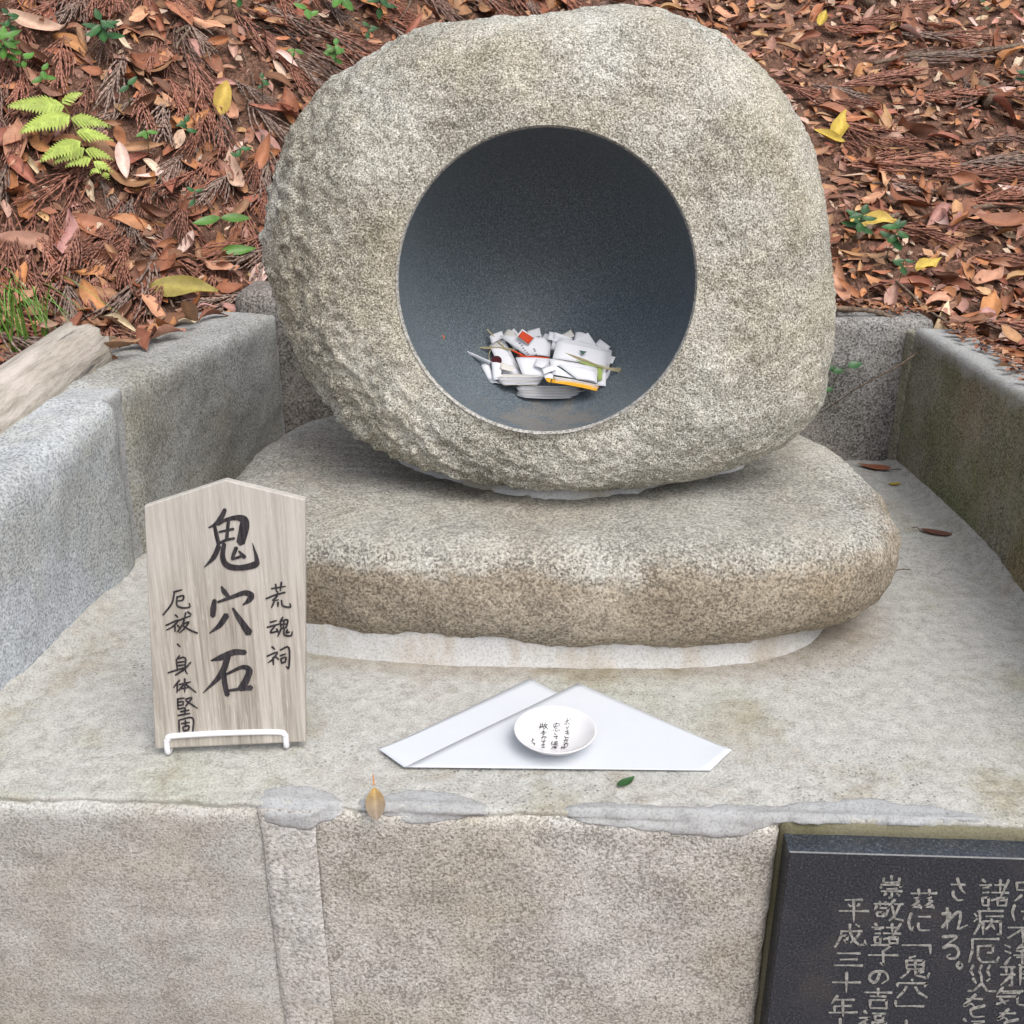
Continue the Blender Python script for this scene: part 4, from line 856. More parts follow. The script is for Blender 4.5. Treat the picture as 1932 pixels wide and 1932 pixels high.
sheet('green_band', [(1170, 485, 1.3955), (1400, 530, 1.3915), (1400, 556, 1.3895), (1240, 520, 1.392)], MAT_GREEN, pb2, 0.0008)
# lowest stack
for k in range(11):
    y0 = 690 + k * 9; sh = 22 * math.sin(k * 1.9)
    m_ = [MAT_PAPER, MAT_PAPER2, MAT_PAPER, MAT_PAPER, MAT_RAFFIA if k == 5 else MAT_PAPER2][k % 5]
    sheet('folded_sheet', [(700 - 10 * math.sin(k) + sh * .3, y0 - 6, 1.356 - k * .001), (1235 - abs(k - 4) * 14 + sh, y0 + 4 - k * .5, 1.357 - k * .001), (1215 - abs(k - 4) * 16 + sh, y0 + 10, 1.348 - k * .001), (710 + abs(k - 3) * 8, y0 + 6, 1.347 - k * .001)], m_, pb3, 0.0008)
# loose corners and slips sticking out of the heap
for i, (cx_, cy_, w_, h_, an_, Y_) in enumerate([(540, 300, 110, 60, -.4, 1.424), (640, 285, 90, 70, .5, 1.43), (840, 270, 100, 60, -.2, 1.432), (940, 330, 90, 80, .6, 1.424), (1000, 300, 100, 60, .3, 1.434), (1100, 285, 110, 60, -.5, 1.436), (1210, 300, 90, 70, .2, 1.434), (1390, 365, 110, 60, .7, 1.428), (1440, 470, 90, 60, .4, 1.414), (450, 590, 90, 50, .9, 1.386), (900, 520, 120, 60, .35, 1.377), (960, 560, 110, 45, -.3, 1.372), (1430, 600, 80, 70, -.3, 1.40), (620, 540, 110, 50, .25, 1.376)]):
    par_ = pb1 if cx_ < 960 else pb2; sl_ = 0.00018; q_ = []
    for u_, v_ in ((-1, -1), (1, -1), (1, 1), (-1, 1)):
        dx_ = u_ * w_ / 2 * math.cos(an_) - v_ * h_ / 2 * math.sin(an_); dy_ = u_ * w_ / 2 * math.sin(an_) + v_ * h_ / 2 * math.cos(an_); q_.append((cx_ + dx_, cy_ + dy_, Y_ - dy_ * sl_))
    sheet('slip', q_, MAT_PAPER2 if i % 4 == 1 else MAT_PAPER, par_, random.uniform(-.002, .003), crump=0.003, seed=i)
# little handwriting on the slips
B = MB()
for i, (x_, y_) in enumerate([(722, 348), (738, 366), (750, 385), (764, 404), (778, 420), (790, 434), (838, 394), (845, 408), (852, 440)]):
    for q in range(2):
        p = [(x_ - 8, y_ + q * 6), (x_ + 9, y_ - 3 + q * 7)]
        for a_, b_ in [p]:
            Yd = 1.3930 - (y_ - 300) / 150 * 0.0115
            B.add(*tube([cp_(a_[0], a_[1], Yd), cp_(b_[0], b_[1], Yd)], 0.00035, 4))
B.build('handwriting', MAT_INK, n1_)
ob = MB(); ob.add(*tube([bowl_hit(836, 633) + np.array([0, -.001, .001]), bowl_hit(838, 641) + np.array([0, -.001, .001])], [0.001, 0.0014], 6))
tag(ob.build('leaf_scrap', paper('orange_scrap', (0.62, 0.18, 0.06)), loc=tuple(bowl_hit(837, 637))), 'tiny orange scrap stuck on the left side of the hollow', 'scrap')

# ------------------------------------------------------------------ leaves
def leaf_geo(L, W, fold=0.2, bend=0.2, twist=0.0, n=9, tip=1.0, wob=0.0, across=4, seed=0):
    """leaf along +x, centred; returns V, F and a 0..1 midrib weight"""
    ts = np.linspace(0, 1, n); V = []; mid = []
    for t_ in ts:
        w_ = W * 0.5 * (math.sin(math.pi * min(1, t_ ** 0.85)) ** 0.8 if 0 < t_ < 1 else 0.02) * (1 - 0.25 * t_ * tip)
        x_ = (t_ - 0.5) * L; ang = bend * (t_ - 0.5) * 2
        xx = math.sin(ang) / (bend * 2 / L) if abs(bend) > 1e-3 else x_; zz0 = (1 - math.cos(ang)) / (bend * 2 / L) if abs(bend) > 1e-3 else 0
        tw = twist * (t_ - 0.5)
        for s_ in np.linspace(-1, 1, across + 1):
            f_ = fold * abs(s_) * (0.6 + 0.4 * abs(s_))
            yy = w_ * s_ * math.cos(f_); zl = w_ * abs(s_) * math.sin(f_) + wob * W * math.sin(7 * t_ + 3 * s_ + seed) * abs(s_)
            V.append((xx, yy * math.cos(tw) - zl * math.sin(tw), zz0 + zl * math.cos(tw) + yy * math.sin(tw))); mid.append(1.0 if s_ == 0 else 0.0)
    return np.array(V), grid_faces(n, across + 1), np.array(mid)
LEAFCOL = {'orange': (0.40, 0.175, 0.080), 'rust': (0.29, 0.115, 0.064), 'tan': (0.47, 0.265, 0.145), 'beige': (0.56, 0.42, 0.31), 'dark': (0.17, 0.078, 0.05), 'pinkish': (0.42, 0.235, 0.18), 'brown': (0.30, 0.155, 0.095), 'yellow': (0.56, 0.42, 0.08), 'olive': (0.26, 0.20, 0.05), 'green': (0.085, 0.21, 0.035), 'deepgreen': (0.03, 0.10, 0.028), 'lime': (0.36, 0.42, 0.07)}
def leaf_tint(colr, mid, rng, n, x=None):
    c_ = np.array(colr) * rng.uniform(0.78, 1.22) * np.array([1, rng.uniform(0.9, 1.1), rng.uniform(0.85, 1.15)])
    t = np.tile(c_, (n, 1)); t = t * (1 + 0.30 * mid[:, None]); return np.clip(t, 0, 1)
class R_:  # small helper
    uniform = staticmethod(random.uniform)
VARS = {}
for cname in LEAFCOL:
    VARS[cname] = []
    for k in range(9 if cname in ('orange', 'rust', 'tan', 'brown', 'pinkish', 'beige') else 3):
        L = random.uniform(0.07, 0.12); W = L * (random.uniform(0.30, 0.46) if cname != 'yellow' else 0.5)
        V, Fc, mid = leaf_geo(L, W, random.uniform(-0.3, 0.95), random.uniform(-0.9, 1.1), random.uniform(-1.3, 1.3), wob=random.uniform(0, 0.22), seed=k)
        VARS[cname].append(make_mesh('leaf', V, Fc, MAT_GREENLEAF if 'green' in cname or cname == 'lime' else MAT_LEAF, True, leaf_tint(LEAFCOL[cname], mid, R_, len(V))))
def orient(n, spin, tilt=0.0, tdir=0.0):
    n = Vector(n); q = Vector((0, 0, 1)).rotation_difference(n)
    return q.to_matrix() @ Matrix.Rotation(tdir, 3, 'Z') @ Matrix.Rotation(tilt, 3, 'X') @ Matrix.Rotation(spin - tdir, 3, 'Z')
# carpet of litter (uncountable): leaves, fragments
def in_hill(x_, y_):
    if y_ < 0.95: return False
    if y_ < 2.02: return x_ < wall_x_left(y_) - 0.085 or x_ > 0.722
    return True
def rand_hill():
    while True:
        y_ = 0.95 + 3.9 * random.random() ** 1.15; x_ = random.uniform(-0.80 * y_ - 0.35, 0.85 * y_ + 0.5)
        if in_hill(x_, y_): return x_, y_
def pick_color(x_):
    r_ = random.random()
    tab = [('orange', .24), ('rust', .22), ('tan', .12), ('beige', .04), ('dark', .12), ('pinkish', .06), ('brown', .20)] if x_ < 0 else [('orange', .20), ('rust', .22), ('tan', .11), ('beige', .05), ('dark', .12), ('pinkish', .10), ('brown', .20)]
    s_ = 0
    for n_, p_ in tab:
        s_ += p_
        if r_ < s_: return n_
    return 'brown'
LP = []
for k in range(48):
    L = random.uniform(0.03, 0.09); V, Fc, mid = leaf_geo(L, L * random.uniform(0.28, 0.5), random.uniform(-0.2, 0.8), random.uniform(-0.8, 0.9), random.uniform(-0.8, 0.8), n=6, across=2, wob=random.uniform(0, .15), seed=k); LP.append((V, Fc, mid))
B = MB()
for k in range(15000):
    x_, y_ = rand_hill(); p = np.array([x_, y_, hz(x_, y_)]); nrm = hill_normal(p); V, Fc, mid = LP[k % 48]
    R = np.array(orient(nrm, random.uniform(0, 6.28), random.gauss(0, 0.38), random.uniform(0, 6.28))) * random.uniform(0.8, 1.15)
    if x_ < 0.0 and random.random() < 0.45: continue
    B.add(V @ R.T + p + nrm * random.uniform(-0.004, 0.016), Fc, leaf_tint(LEAFCOL[pick_color(x_)], mid, R_, len(V)))
o = B.build('leaf_litter', MAT_LEAF); tag(o, 'thick carpet of brown fallen leaves on the slope round the stone', 'leaf litter', kind='stuff')
B = MB()
for k in range(24000):
    x_, y_ = rand_hill(); p = np.array([x_, y_, hz(x_, y_)]); nrm = hill_normal(p)
    L = random.uniform(0.008, 0.034)
    V = np.array([(-L / 2, 0, 0), (0, -L * random.uniform(.15, .4), random.uniform(-.2, .2) * L), (L / 2, 0, random.uniform(-.2, .2) * L), (0, L * random.uniform(.15, .4), 0)])
    R = np.array(orient(nrm, random.uniform(0, 6.28), random.gauss(0, 0.5), random.uniform(0, 6.28)))
    cn = random.choice(['beige', 'tan', 'brown', 'dark', 'pinkish', 'rust', 'pinkish', 'brown'])
    c_ = np.array(LEAFCOL[cn]) * random.uniform(.7, 1.2)
    B.add(V @ R.T + p + nrm * random.uniform(0, 0.02), [(0, 1, 2, 3)], np.tile(c_, (4, 1)))
for k in range(900):
    if k % 2: y_ = random.uniform(1.0, 1.9); x_ = random.uniform(0.69, 0.74); z_ = 0.2685
    else: x_ = random.uniform(0.35, 0.72); y_ = random.uniform(1.93, 2.04); z_ = 0.279
    if random.random() > ((x_ - 0.68) / 0.05 if k % 2 else (y_ - 1.90) / 0.1): continue
    L = random.uniform(0.006, 0.03); V = np.array([(-L / 2, 0, 0), (0, -L * .25, 0.2 * L), (L / 2, 0, 0), (0, L * .25, 0.1 * L)]); R = np.array(orient((0, 0, 1), random.uniform(0, 6.28), random.gauss(0, .2), 0))
    B.add(V @ R.T + np.array([x_, y_, z_ + random.uniform(0.001, 0.006)]), [(0, 1, 2, 3)], np.tile(np.array(LEAFCOL[random.choice(['brown', 'rust', 'orange', 'tan', 'dark'])]), (4, 1)))
o = B.build('leaf_crumbs', MAT_LEAF, smooth=False); tag(o, 'crumbled bits of dead leaf scattered over the slope', 'leaf litter', kind='stuff')
# dry cedar sprays
def spray_geo(B, p, nrm, heading, L, nb, colr, spread=0.30, drop=0.0, rad=0.0021):
    """a dead cedar branchlet: a curved stem with thick rope-like shoots, all swept forward"""
    R = np.array(orient(nrm, heading)); curve = random.uniform(-0.6, 0.6)
    def emit(P, r0, c_):
        P = np.array(P); n_ = len(P); rr = np.linspace(r0, r0 * 0.55, n_) * (1 + 0.25 * np.array([(-1) ** q for q in range(n_)]))
        V, Fc = tube(P, rr, 4, False); k_ = np.repeat(1 + 0.28 * np.array([(-1) ** q for q in range(n_)]), 4)[:, None]
        B.add(V @ R.T + p, Fc, np.tile(c_, (len(V), 1)) * k_)
    ts = np.linspace(0, 1, 11); ang = curve * ts
    S = np.stack([np.cumsum(np.cos(ang)) * L / 11, np.cumsum(np.sin(ang)) * L / 11, 0.006 + 0.010 * np.sin(ts * 2.6)], -1)
    base_c = np.array(colr) * random.uniform(0.85, 1.15)
    emit(S, rad * 1.1, base_c)
    for k in range(nb):
        i = int(k / nb * 9); s_ = (-1) ** k; a0 = ang[i] + s_ * random.uniform(0.12, 0.12 + spread * 1.6); l_ = L * random.uniform(0.35, 0.62) * (1.1 - 0.5 * i / 10)
        m_ = 10; q = np.linspace(0, 1, m_); aa = a0 - s_ * (abs(a0 - ang[i])) * 0.8 * q + random.uniform(-.2, .2) * q
        Pp = S[i] + np.stack([np.cumsum(np.cos(aa)) * l_ / m_, np.cumsum(np.sin(aa)) * l_ / m_, random.uniform(-0.003, 0.008) * q + random.uniform(-.002, .003)], -1)
        emit(Pp, rad * random.uniform(.8, 1.1), base_c * random.uniform(0.72, 1.25))
def swirl(p): return -0.9 + 1.5 * float(vn(np.array([[p[0], p[1], 0.0]]), 2.4, 77)[0]) + random.gauss(0, 0.22) + (0.7 if p[0] > 0.3 else 0)
NCOL = [(0.255, 0.125, 0.092), (0.30, 0.145, 0.105), (0.20, 0.13, 0.105), (0.25, 0.185, 0.155), (0.28, 0.128, 0.09)]
SP_ = []
for k in range(30):
    Bp = MB(); spray_geo(Bp, np.zeros(3), np.array([0, 0, 1.0]), 0.0, random.uniform(0.12, 0.22), random.randint(14, 20), (1, 1, 1)); SP_.append((np.concatenate(Bp.V), Bp.F, np.concatenate(Bp.T)))
B = MB()
made = 0
while made < 2000:
    x_, y_ = rand_hill()
    if x_ > 0.2 and random.random() < 0.85: continue
    p = np.array([x_, y_, hz(x_, y_)]); nrm = hill_normal(p); V, Fc, T = SP_[made % 30]
    R = np.array(orient(nrm, swirl(p))) * random.uniform(0.8, 1.2); tip = p + R @ np.array([0.17, 0, 0])
    if not in_hill(tip[0], tip[1]) or not in_hill(tip[0] + 0.04 * np.sign(-tip[0]), tip[1] - 0.03): continue
    made += 1; B.add(V @ R.T + p + nrm * random.uniform(0, 0.012), Fc, T * (np.array(random.choice(NCOL)) * random.uniform(0.8, 1.2)))
o = B.build('cedar_litter', MAT_NEEDLE); tag(o, 'matted brown cedar needles and shoots covering the slope', 'leaf litter', kind='stuff')

# separate sprays one can pick out
MARKS = [(110, 250, 'beside the fern'), (40, 40, 'in the top left corner'), (195, 95, 'by the dark seedling above the fern'), (280, 290, 'by the three-leaved seedling'), (420, 205, 'near the large yellow leaf'), (422, 450, 'near the two-leaved seedling'), (330, 20, 'at the top edge left of the boulder'), (640, 30, 'near the large-leaved seedling'), (490, 330, 'close to the left edge of the boulder'), (60, 580, 'by the grass tuft'), (60, 430, 'at the left edge below the fern'), (220, 420, 'in the middle of the left slope'), (230, 640, 'between the log and the left wall'), (340, 580, 'just above the left wall'), (480, 540, 'by the top of the left wall at the boulder'), (560, 120, 'at the upper left of the boulder'), (880, 20, 'behind the boulder left of its top'), (1150, 5, 'behind the top of the boulder'), (1400, 40, 'at the right shoulder of the boulder'), (1550, 60, 'near the small bright yellow leaf'), (1570, 270, 'near the yellow leaves touching the boulder'), (1600, 400, 'close to the right edge of the boulder'), (1630, 480, 'by the dark creeping plants'), (1780, 130, 'along the long bent branch'), (1760, 40, 'at the top edge right of the boulder'), (1900, 30, 'in the top right corner'), (1915, 200, 'by the plant at the right edge'), (1740, 260, 'in the middle of the right slope'), (1880, 420, 'by the stick at the right edge'), (1740, 530, 'near the small round yellow leaf'), (1860, 620, 'above the right wall')]
SPR = [(330, 120, -0.5), (420, 260, -0.6), (470, 300, -0.3), (250, 330, -1.0), (350, 350, -0.6), (560, 75, 0.1), (150, 80, -1.2), (120, 120, -1.4), (480, 60, 0.2), (500, 470, -1.3), (440, 480, -1.2), (470, 520, -1.4), (330, 500, -0.9), (210, 460, -0.9), (70, 330, -1.2), (200, 300, -1.1), (300, 420, -0.5), (60, 420, -1.3), (1720, 130, 0.2), (1880, 400, 0.15), (1800, 350, 0.1), (1640, 330, 0.2), (1850, 230, 0.9), (1850, 330, 0.1), (600, 200, 0.2), (1620, 180, 0.2)]
for i, (x_, y_, hd) in enumerate(SPR):
    p = hill_hit(x_, y_); nrm = hill_normal(p); B = MB()
    spray_geo(B, p + nrm * 0.016 - np.array([0.08, 0, 0]), nrm, hd, random.uniform(0.20, 0.28), 30, NCOL[i % 5], 0.28, rad=0.0024)
    tag(B.build('cedar_spray', MAT_NEEDLE, loc=tuple(p)), f"{['long', 'short', 'curving', 'dull', 'reddish'][i % 5]} dead cedar spray " + min(MARKS, key=lambda m: (m[0] - x_) ** 2 + (m[1] - y_) ** 2)[2], 'cedar spray', 'dead cedar sprays')

# individual leaves that lie on top
placed = 0
def place_leaf(me, p, nrm, spin, tilt, tdir, scale, label, group, lift=0.012, name='fallen_leaf'):
    o = bpy.data.objects.new(name, me); COL.objects.link(o)
    o.location = Vector(p) + Vector(nrm) * lift; o.rotation_euler = orient(nrm, spin, tilt, tdir).to_euler(); o.scale = (scale,) * 3
    WL[o.name] = tuple(o.location); return tag(o, label, 'leaf', group)
CN = {'orange': 'orange-brown', 'rust': 'reddish brown', 'tan': 'light tan', 'beige': 'pale beige', 'dark': 'dark brown', 'pinkish': 'pinkish brown', 'brown': 'dull brown'}
USED = set()
tries = 0
while placed < 270 and tries < 9000:
    tries += 1
    if random.random() < 0.52: px, py = random.uniform(5, 560), random.uniform(5, 640)
    elif random.random() < 0.8: px, py = random.uniform(1440, 1925), random.uniform(5, 660)
    else: px, py = random.uniform(500, 1400), random.uniform(2, 60)
    # skip where the boulder or walls stand
    if px < 560 and py > 560 and (py - 560) > (500 - px) * 0.55: continue
    if 560 <= px < 1440 and py > 40: continue
    if px < 560 and px > 500 and py > 260: continue
    if px > 1440 and py > 60 and px < 1440 + (py - 20) * 0.75 and px < 1580: continue
    if px > 1560 and py > 560 + (px - 1560) * 0.25: continue
    p = hill_hit(px, py)
    if not in_hill(p[0], p[1]): continue
    nrm = hill_normal(p); cn = pick_color(p[0])
    zone = 'left of the boulder' if px < 700 else ('behind the top of the boulder' if px < 1400 else 'right of the boulder')
    near = min(MARKS, key=lambda m: (m[0] - px) ** 2 + (m[1] - py) ** 2)[2]
    scl = random.uniform(0.65, 1.2); size = 'large' if scl > 1.02 else ('small' if scl < 0.82 else 'middling')
    k_ = random.randrange(len(VARS[cn]))
    if (size, cn, near) in USED: continue
    USED.add((size, cn, near)); tl_ = random.gauss(0, 0.4); pose = 'tilted' if abs(tl_) > 0.4 else 'flat-lying'
    place_leaf(VARS[cn][k_], p, nrm, random.uniform(0, 6.28), tl_, random.uniform(0, 6.28), scl,
               f'{size} {CN[cn]} dead leaf {near}', f'dead leaves on the slope', random.uniform(0.012, 0.026)); placed += 1
def spec_leaf(px, py, cn, spin, tilt, sc, label, k=0, tdir=0.0, lift=0.034):
    p = hill_hit(px, py); nrm = hill_normal(p); place_leaf(VARS[cn][k % len(VARS[cn])], p, nrm, spin, tilt, tdir, sc, label, None, lift)
def flat_leaf(name, px, py, L, W, cn, spin, label, zpl=0.0, fold=0.25, bend=0.3, stem=0.0, tip=None):
    p = onz(px, py, zpl) if not callable(zpl) else zpl(px, py); rt = thing(name, tuple(p), label, 'leaf')
    V, Fc, mid = leaf_geo(L, W, fold, bend, 0.3, n=13, across=6); R = np.array(orient((0, 0, 1), spin)); V = V @ R.T; V[:, 2] -= V[:, 2].min() - 0.0012
    t = leaf_tint(LEAFCOL[cn], mid, R_, len(V))
    if tip is not None:
        k_ = np.linspace(0, 1, 13).repeat(7)[:, None]; t = t * (1 - k_) + np.array(tip) * k_
    mesh('blade', V + p, Fc, MAT_LEAF if cn not in ('green', 'deepgreen') else MAT_GREENLEAF, rt, tint=t)
    if stem:
        d = R @ np.array([-1, 0, 0.0]); a = p + d * (L * 0.48) + np.array([0, 0, 0.003]); B = MB(); B.add(*tube(smooth_path([a, a + d * stem * .5 + np.array([0, 0, .004]), a + d * stem + np.array([0, 0, .002])], 8), 0.0009, 5)); B.build('stalk', MAT_TWIG, rt)
    return rt
spec_leaf(420, 205, 'yellow', 1.6, 0.35, 1.0, 'large yellow leaf standing out on the slope left of the boulder', 0)
spec_leaf(1548, 60, 'yellow', 1.2, 0.3, 0.7, 'small bright yellow leaf above the boulder, at its right shoulder', 1)
spec_leaf(1577, 265, 'yellow', 1.3, 0.3, 0.85, 'yellow leaf pointing up against the right edge of the boulder', 2)
spec_leaf(1556, 285, 'yellow', -0.5, 0.1, 0.8, 'yellow leaf lying flat against the right edge of the boulder', 1)
spec_leaf(1640, 440, 'yellow', 0.1, 0.1, 1.15, 'long yellowish leaf lying crosswise right of the boulder', 0)
spec_leaf(1740, 530, 'yellow', 0.6, 0.2, 0.6, 'small round yellow leaf above the right wall', 2)
spec_leaf(345, 565, 'olive', 0.3, 0.2, 1.2, 'large olive and brown leaf above the left wall', 0)
spec_leaf(1885, 448, 'rust', 0.05, 0.1, 1.3, 'long glossy reddish leaf at the right edge, above the right wall', 1)
spec_leaf(495, 310, 'orange', 1.5, 0.5, 1.1, 'upright orange leaf touching the left edge of the boulder', 2)
spec_leaf(775, 70, 'rust', 1.3, 0.5, 0.9, 'dark red leaf standing behind the left shoulder of the boulder', 3)
spec_leaf(335, 640, 'orange', 0.55, 0.15, 1.25, 'large glossy orange leaf lying beside the left wall', 4, lift=0.035)
spec_leaf(235, 700, 'orange', 0.6, 0.2, 1.1, 'orange leaf wedged between the log and the left wall', 5, lift=0.03)
spec_leaf(1895, 690, 'orange', -0.3, 0.2, 0.95, 'bright orange holed leaf lying on top of the right wall', 6, lift=0.02)
spec_leaf(235, 330, 'beige', -1.1, 0.2, 1.1, 'broad pale leaf just below the fern', 0)
spec_leaf(75, 75, 'beige', 0.1, 0.2, 1.15, 'broad pale leaf near the top left corner', 1)
# leaves heaped along the outer edge of the left wall
for i, (cn, sz_) in enumerate([(c_, z_) for z_ in ('large', 'small') for c_ in ('orange', 'rust', 'tan', 'brown', 'pinkish', 'dark', 'beige')]):
    y_ = 1.50 + 0.026 * ((i * 5) % 14) + random.uniform(-.008, .008); x_ = lx(y_) - random.uniform(0.075, 0.125)
    place_leaf(random.choice(VARS[cn]), (x_, y_, 0.284), (0, 0, 1), math.radians(60) + random.gauss(0, .6), random.gauss(0, .22), random.uniform(0, 6.28), 0.95 if sz_ == 'large' else 0.62,
               f'{sz_} {CN[cn]} dead leaf heaped on the outer edge of the left wall', 'leaves heaped on the left wall', 0.010 + 0.003 * (i % 4))
# leaves on the platform
flat_leaf('fallen_leaf', 1181, 1478, 0.026, 0.0125, 'deepgreen', 0.75, 'small green leaf on the concrete in front of the folded paper')
flat_leaf('fallen_leaf', 1768, 1008, 0.055, 0.024, 'dark', -0.35, 'dark brown leaf on the concrete by the right wall', stem=0.012)
flat_leaf('fallen_leaf', 1660, 1084, 0.034, 0.022, 'orange', 3.3, 'orange leaf with a stalk beside the right end of the flat stone', stem=0.032)
flat_leaf('fallen_leaf', 1648, 884, 0.065, 0.03, 'rust', 2.7, 'reddish leaf in the far right corner behind the flat stone', stem=0.03)
flat_leaf('fallen_leaf', 1688, 915, 0.028, 0.014, 'yellow', 0.4, 'small yellow leaf in the far right corner by the mossy wall')
flat_leaf('fallen_leaf', 478, 912, 0.028, 0.012, 'orange', 0.3, 'small orange leaf peeping over the wooden tablet by the left wall')
# leaf leaning over the front edge
pE = np.array([ex(708), 0.8120, 0.0]); pc = ony(708, 1518, 0.822)
rt = thing('fallen_leaf', (pE[0], 0.815, -0.03), 'yellow-brown leaf hanging over the front edge of the platform', 'leaf')
V, Fc, mid = leaf_geo(0.050, 0.0225, 0.12, -0.25, 0.0, n=15, across=6)
Rl = np.array([[0, 1, 0], [0.82, 0, -0.57], [-0.57 * -1, 0, 0.82]])
top3 = onz(706, 1486, 0.006); bot3 = ony(711, 1550, 0.8165)
dx_ = (top3 - bot3); Ll = np.linalg.norm(dx_); dx_ /= Ll; sd = np.array([1.0, 0, 0]); sd -= dx_ * (sd @ dx_); sd /= np.linalg.norm(sd); nn_ = np.cross(dx_, sd) * -1
nn_ = nn_ if nn_[1] < 0 else -nn_
V2 = (bot3 + top3) / 2 + np.outer(V[:, 0] * (Ll / 0.050), dx_) + np.outer(V[:, 1], sd) + np.outer(V[:, 2] + 0.004, nn_)
kx = np.linspace(0, 1, 15).repeat(7)[:, None]
tn = np.array([0.25, 0.205, 0.155]) * (1 - kx ** 2) + np.array([0.50, 0.32, 0.09]) * kx ** 2; tn = tn * (1 + 0.35 * mid[:, None])
mesh('blade', V2, Fc, MAT_LEAF, rt, tint=tn)
B = MB(); B.add(*tube([top3 + nn_ * .004, top3 + dx_ * 0.008 + nn_ * 0.004, top3 + dx_ * 0.014 + nn_ * .005], [0.0011, 0.0009, 0.0006], 5)); B.build('stalk', paper('stalk_orange', (0.55, 0.25, 0.10)), rt)

# ------------------------------------------------------------------ green plants
def seedling(px, py, n, L, cn, label, hgt=0.03, spread=1.0, round_=0.5, group='green seedlings on the slope', tilt=0.35):
    p = hill_hit(px, py + 6); nrm = hill_normal(p); rt = thing('seedling', tuple(p), label, 'plant', group)
    topp = p + nrm * hgt + np.array([random.uniform(-.01, .01), -0.01, hgt * 0.3])
    B = MB(); B.add(*tube(smooth_path([p, (p + topp) / 2 + np.array([random.uniform(-.004, .004), 0, 0]), topp], 8), 0.0009, 5), tint=(0.10, 0.16, 0.05)); B.build('stem', MAT_GREENLEAF, rt)
    a0 = random.uniform(0, 6.28)
    for k in range(n):
        l_ = L * random.uniform(0.75, 1.1); V, Fc, mid = leaf_geo(l_, l_ * round_, 0.25, random.uniform(0.1, 0.5), 0.1, n=9, across=4, tip=0.3); V[:, 0] += l_ * 0.5
        az = a0 + k * (2 * math.pi / n if n < 4 else 2.4) + random.uniform(-.25, .25)
        facing = nrm * 0.6 + np.array([0, -0.45, 0.5]); facing /= np.linalg.norm(facing)
        R = np.array(orient(facing, az, 0, 0)); q = p + (topp - p) * (1 - 0.45 * (k // 2) / max(1, n / 2))
        t = leaf_tint(LEAFCOL[cn], mid * 0.4, R_, len(V)); mesh('leaf', V @ R.T + q, Fc, MAT_GREENLEAF, rt, tint=t)
SD = [(60, 150, 5, 0.03, 'green', 'green seedling between the fern and the left edge plant'), (30, 90, 6, 0.026, 'deepgreen', 'low dark plant above the left edge plant'), (580, 60, 3, 0.034, 'green', 'narrow green seedling left of the large-leaved one'), (505, 8, 4, 0.026, 'green', 'green seedling at the top edge beside the rotting branch'), (690, 90, 4, 0.03, 'deepgreen', 'dark seedling touching the left shoulder of the boulder'), (455, 25, 5, 0.028, 'deepgreen', 'dark small seedling below the top edge, left of the rotting branch'), (1690, 540, 4, 0.026, 'deepgreen', 'dark seedling beside the small round yellow leaf'), (1850, 40, 3, 0.024, 'deepgreen', 'single dark seedling under the top right edge'), (195, 100, 9, 0.046, 'deepgreen', 'dark green leafy seedling above the fern'), (440, 16, 4, 0.03, 'green', 'green seedling at the top edge, left of the boulder'), (645, 28, 5, 0.06, 'green', 'large-leaved green seedling above the left shoulder of the boulder'),
 (715, 45, 7, 0.045, 'deepgreen', 'slender dark green seedling beside the large-leaved one'), (280, 290, 3, 0.028, 'green', 'three-leaved seedling right of the fern'), (352, 275, 4, 0.026, 'deepgreen', 'small four-leaved seedling left of the boulder'),
 (448, 322, 3, 0.026, 'deepgreen', 'low dark seedling close to the left edge of the boulder'), (422, 450, 2, 0.062, 'green', 'two-leaved bright green seedling left of the boulder'), (495, 190, 4, 0.022, 'deepgreen', 'tiny seedling beside the yellow leaf'),
 (625, 140, 9, 0.032, 'green', 'bushy small seedling touching the boulder at its upper left'), (245, 205, 2, 0.03, 'deepgreen', 'two-leaved dark seedling right of the fern tip'), (14, 135, 11, 0.044, 'green', 'leafy green plant at the left edge of the photo'),
 (92, 178, 4, 0.032, 'green', 'small green seedling just above the fern'), (548, 135, 3, 0.024, 'green', 'small upright seedling near the upper left of the boulder'), (370, 402, 3, 0.022, 'deepgreen', 'tiny dark seedling in the middle of the left slope'),
 (1600, 470, 9, 0.036, 'deepgreen', 'dark creeping plant against the right edge of the boulder'), (1668, 495, 8, 0.034, 'deepgreen', 'dark creeping plant to the right of the boulder, farther from it'), (1922, 190, 6, 0.034, 'deepgreen', 'dark green plant at the right edge of the photo'),
 (1800, 25, 3, 0.026, 'deepgreen', 'small green seedling near the top right'), (1925, 30, 4, 0.028, 'deepgreen', 'green seedling in the top right corner'), (960, 14, 4, 0.024, 'green', 'small green seedling behind the top of the boulder'), (890, 12, 4, 0.026, 'deepgreen', 'low green seedling behind the boulder, left of its top')]
for s_ in SD: seedling(s_[0], s_[1], s_[2], s_[3], s_[4], s_[5], hgt=0.05 if s_[2] < 6 else 0.065, round_=0.52 if s_[3] < 0.04 else 0.42)
spec_leaf(450, 492, 'green', 0.4, 0.3, 0.6, 'broad fresh green leaf lying left of the boulder', 0)
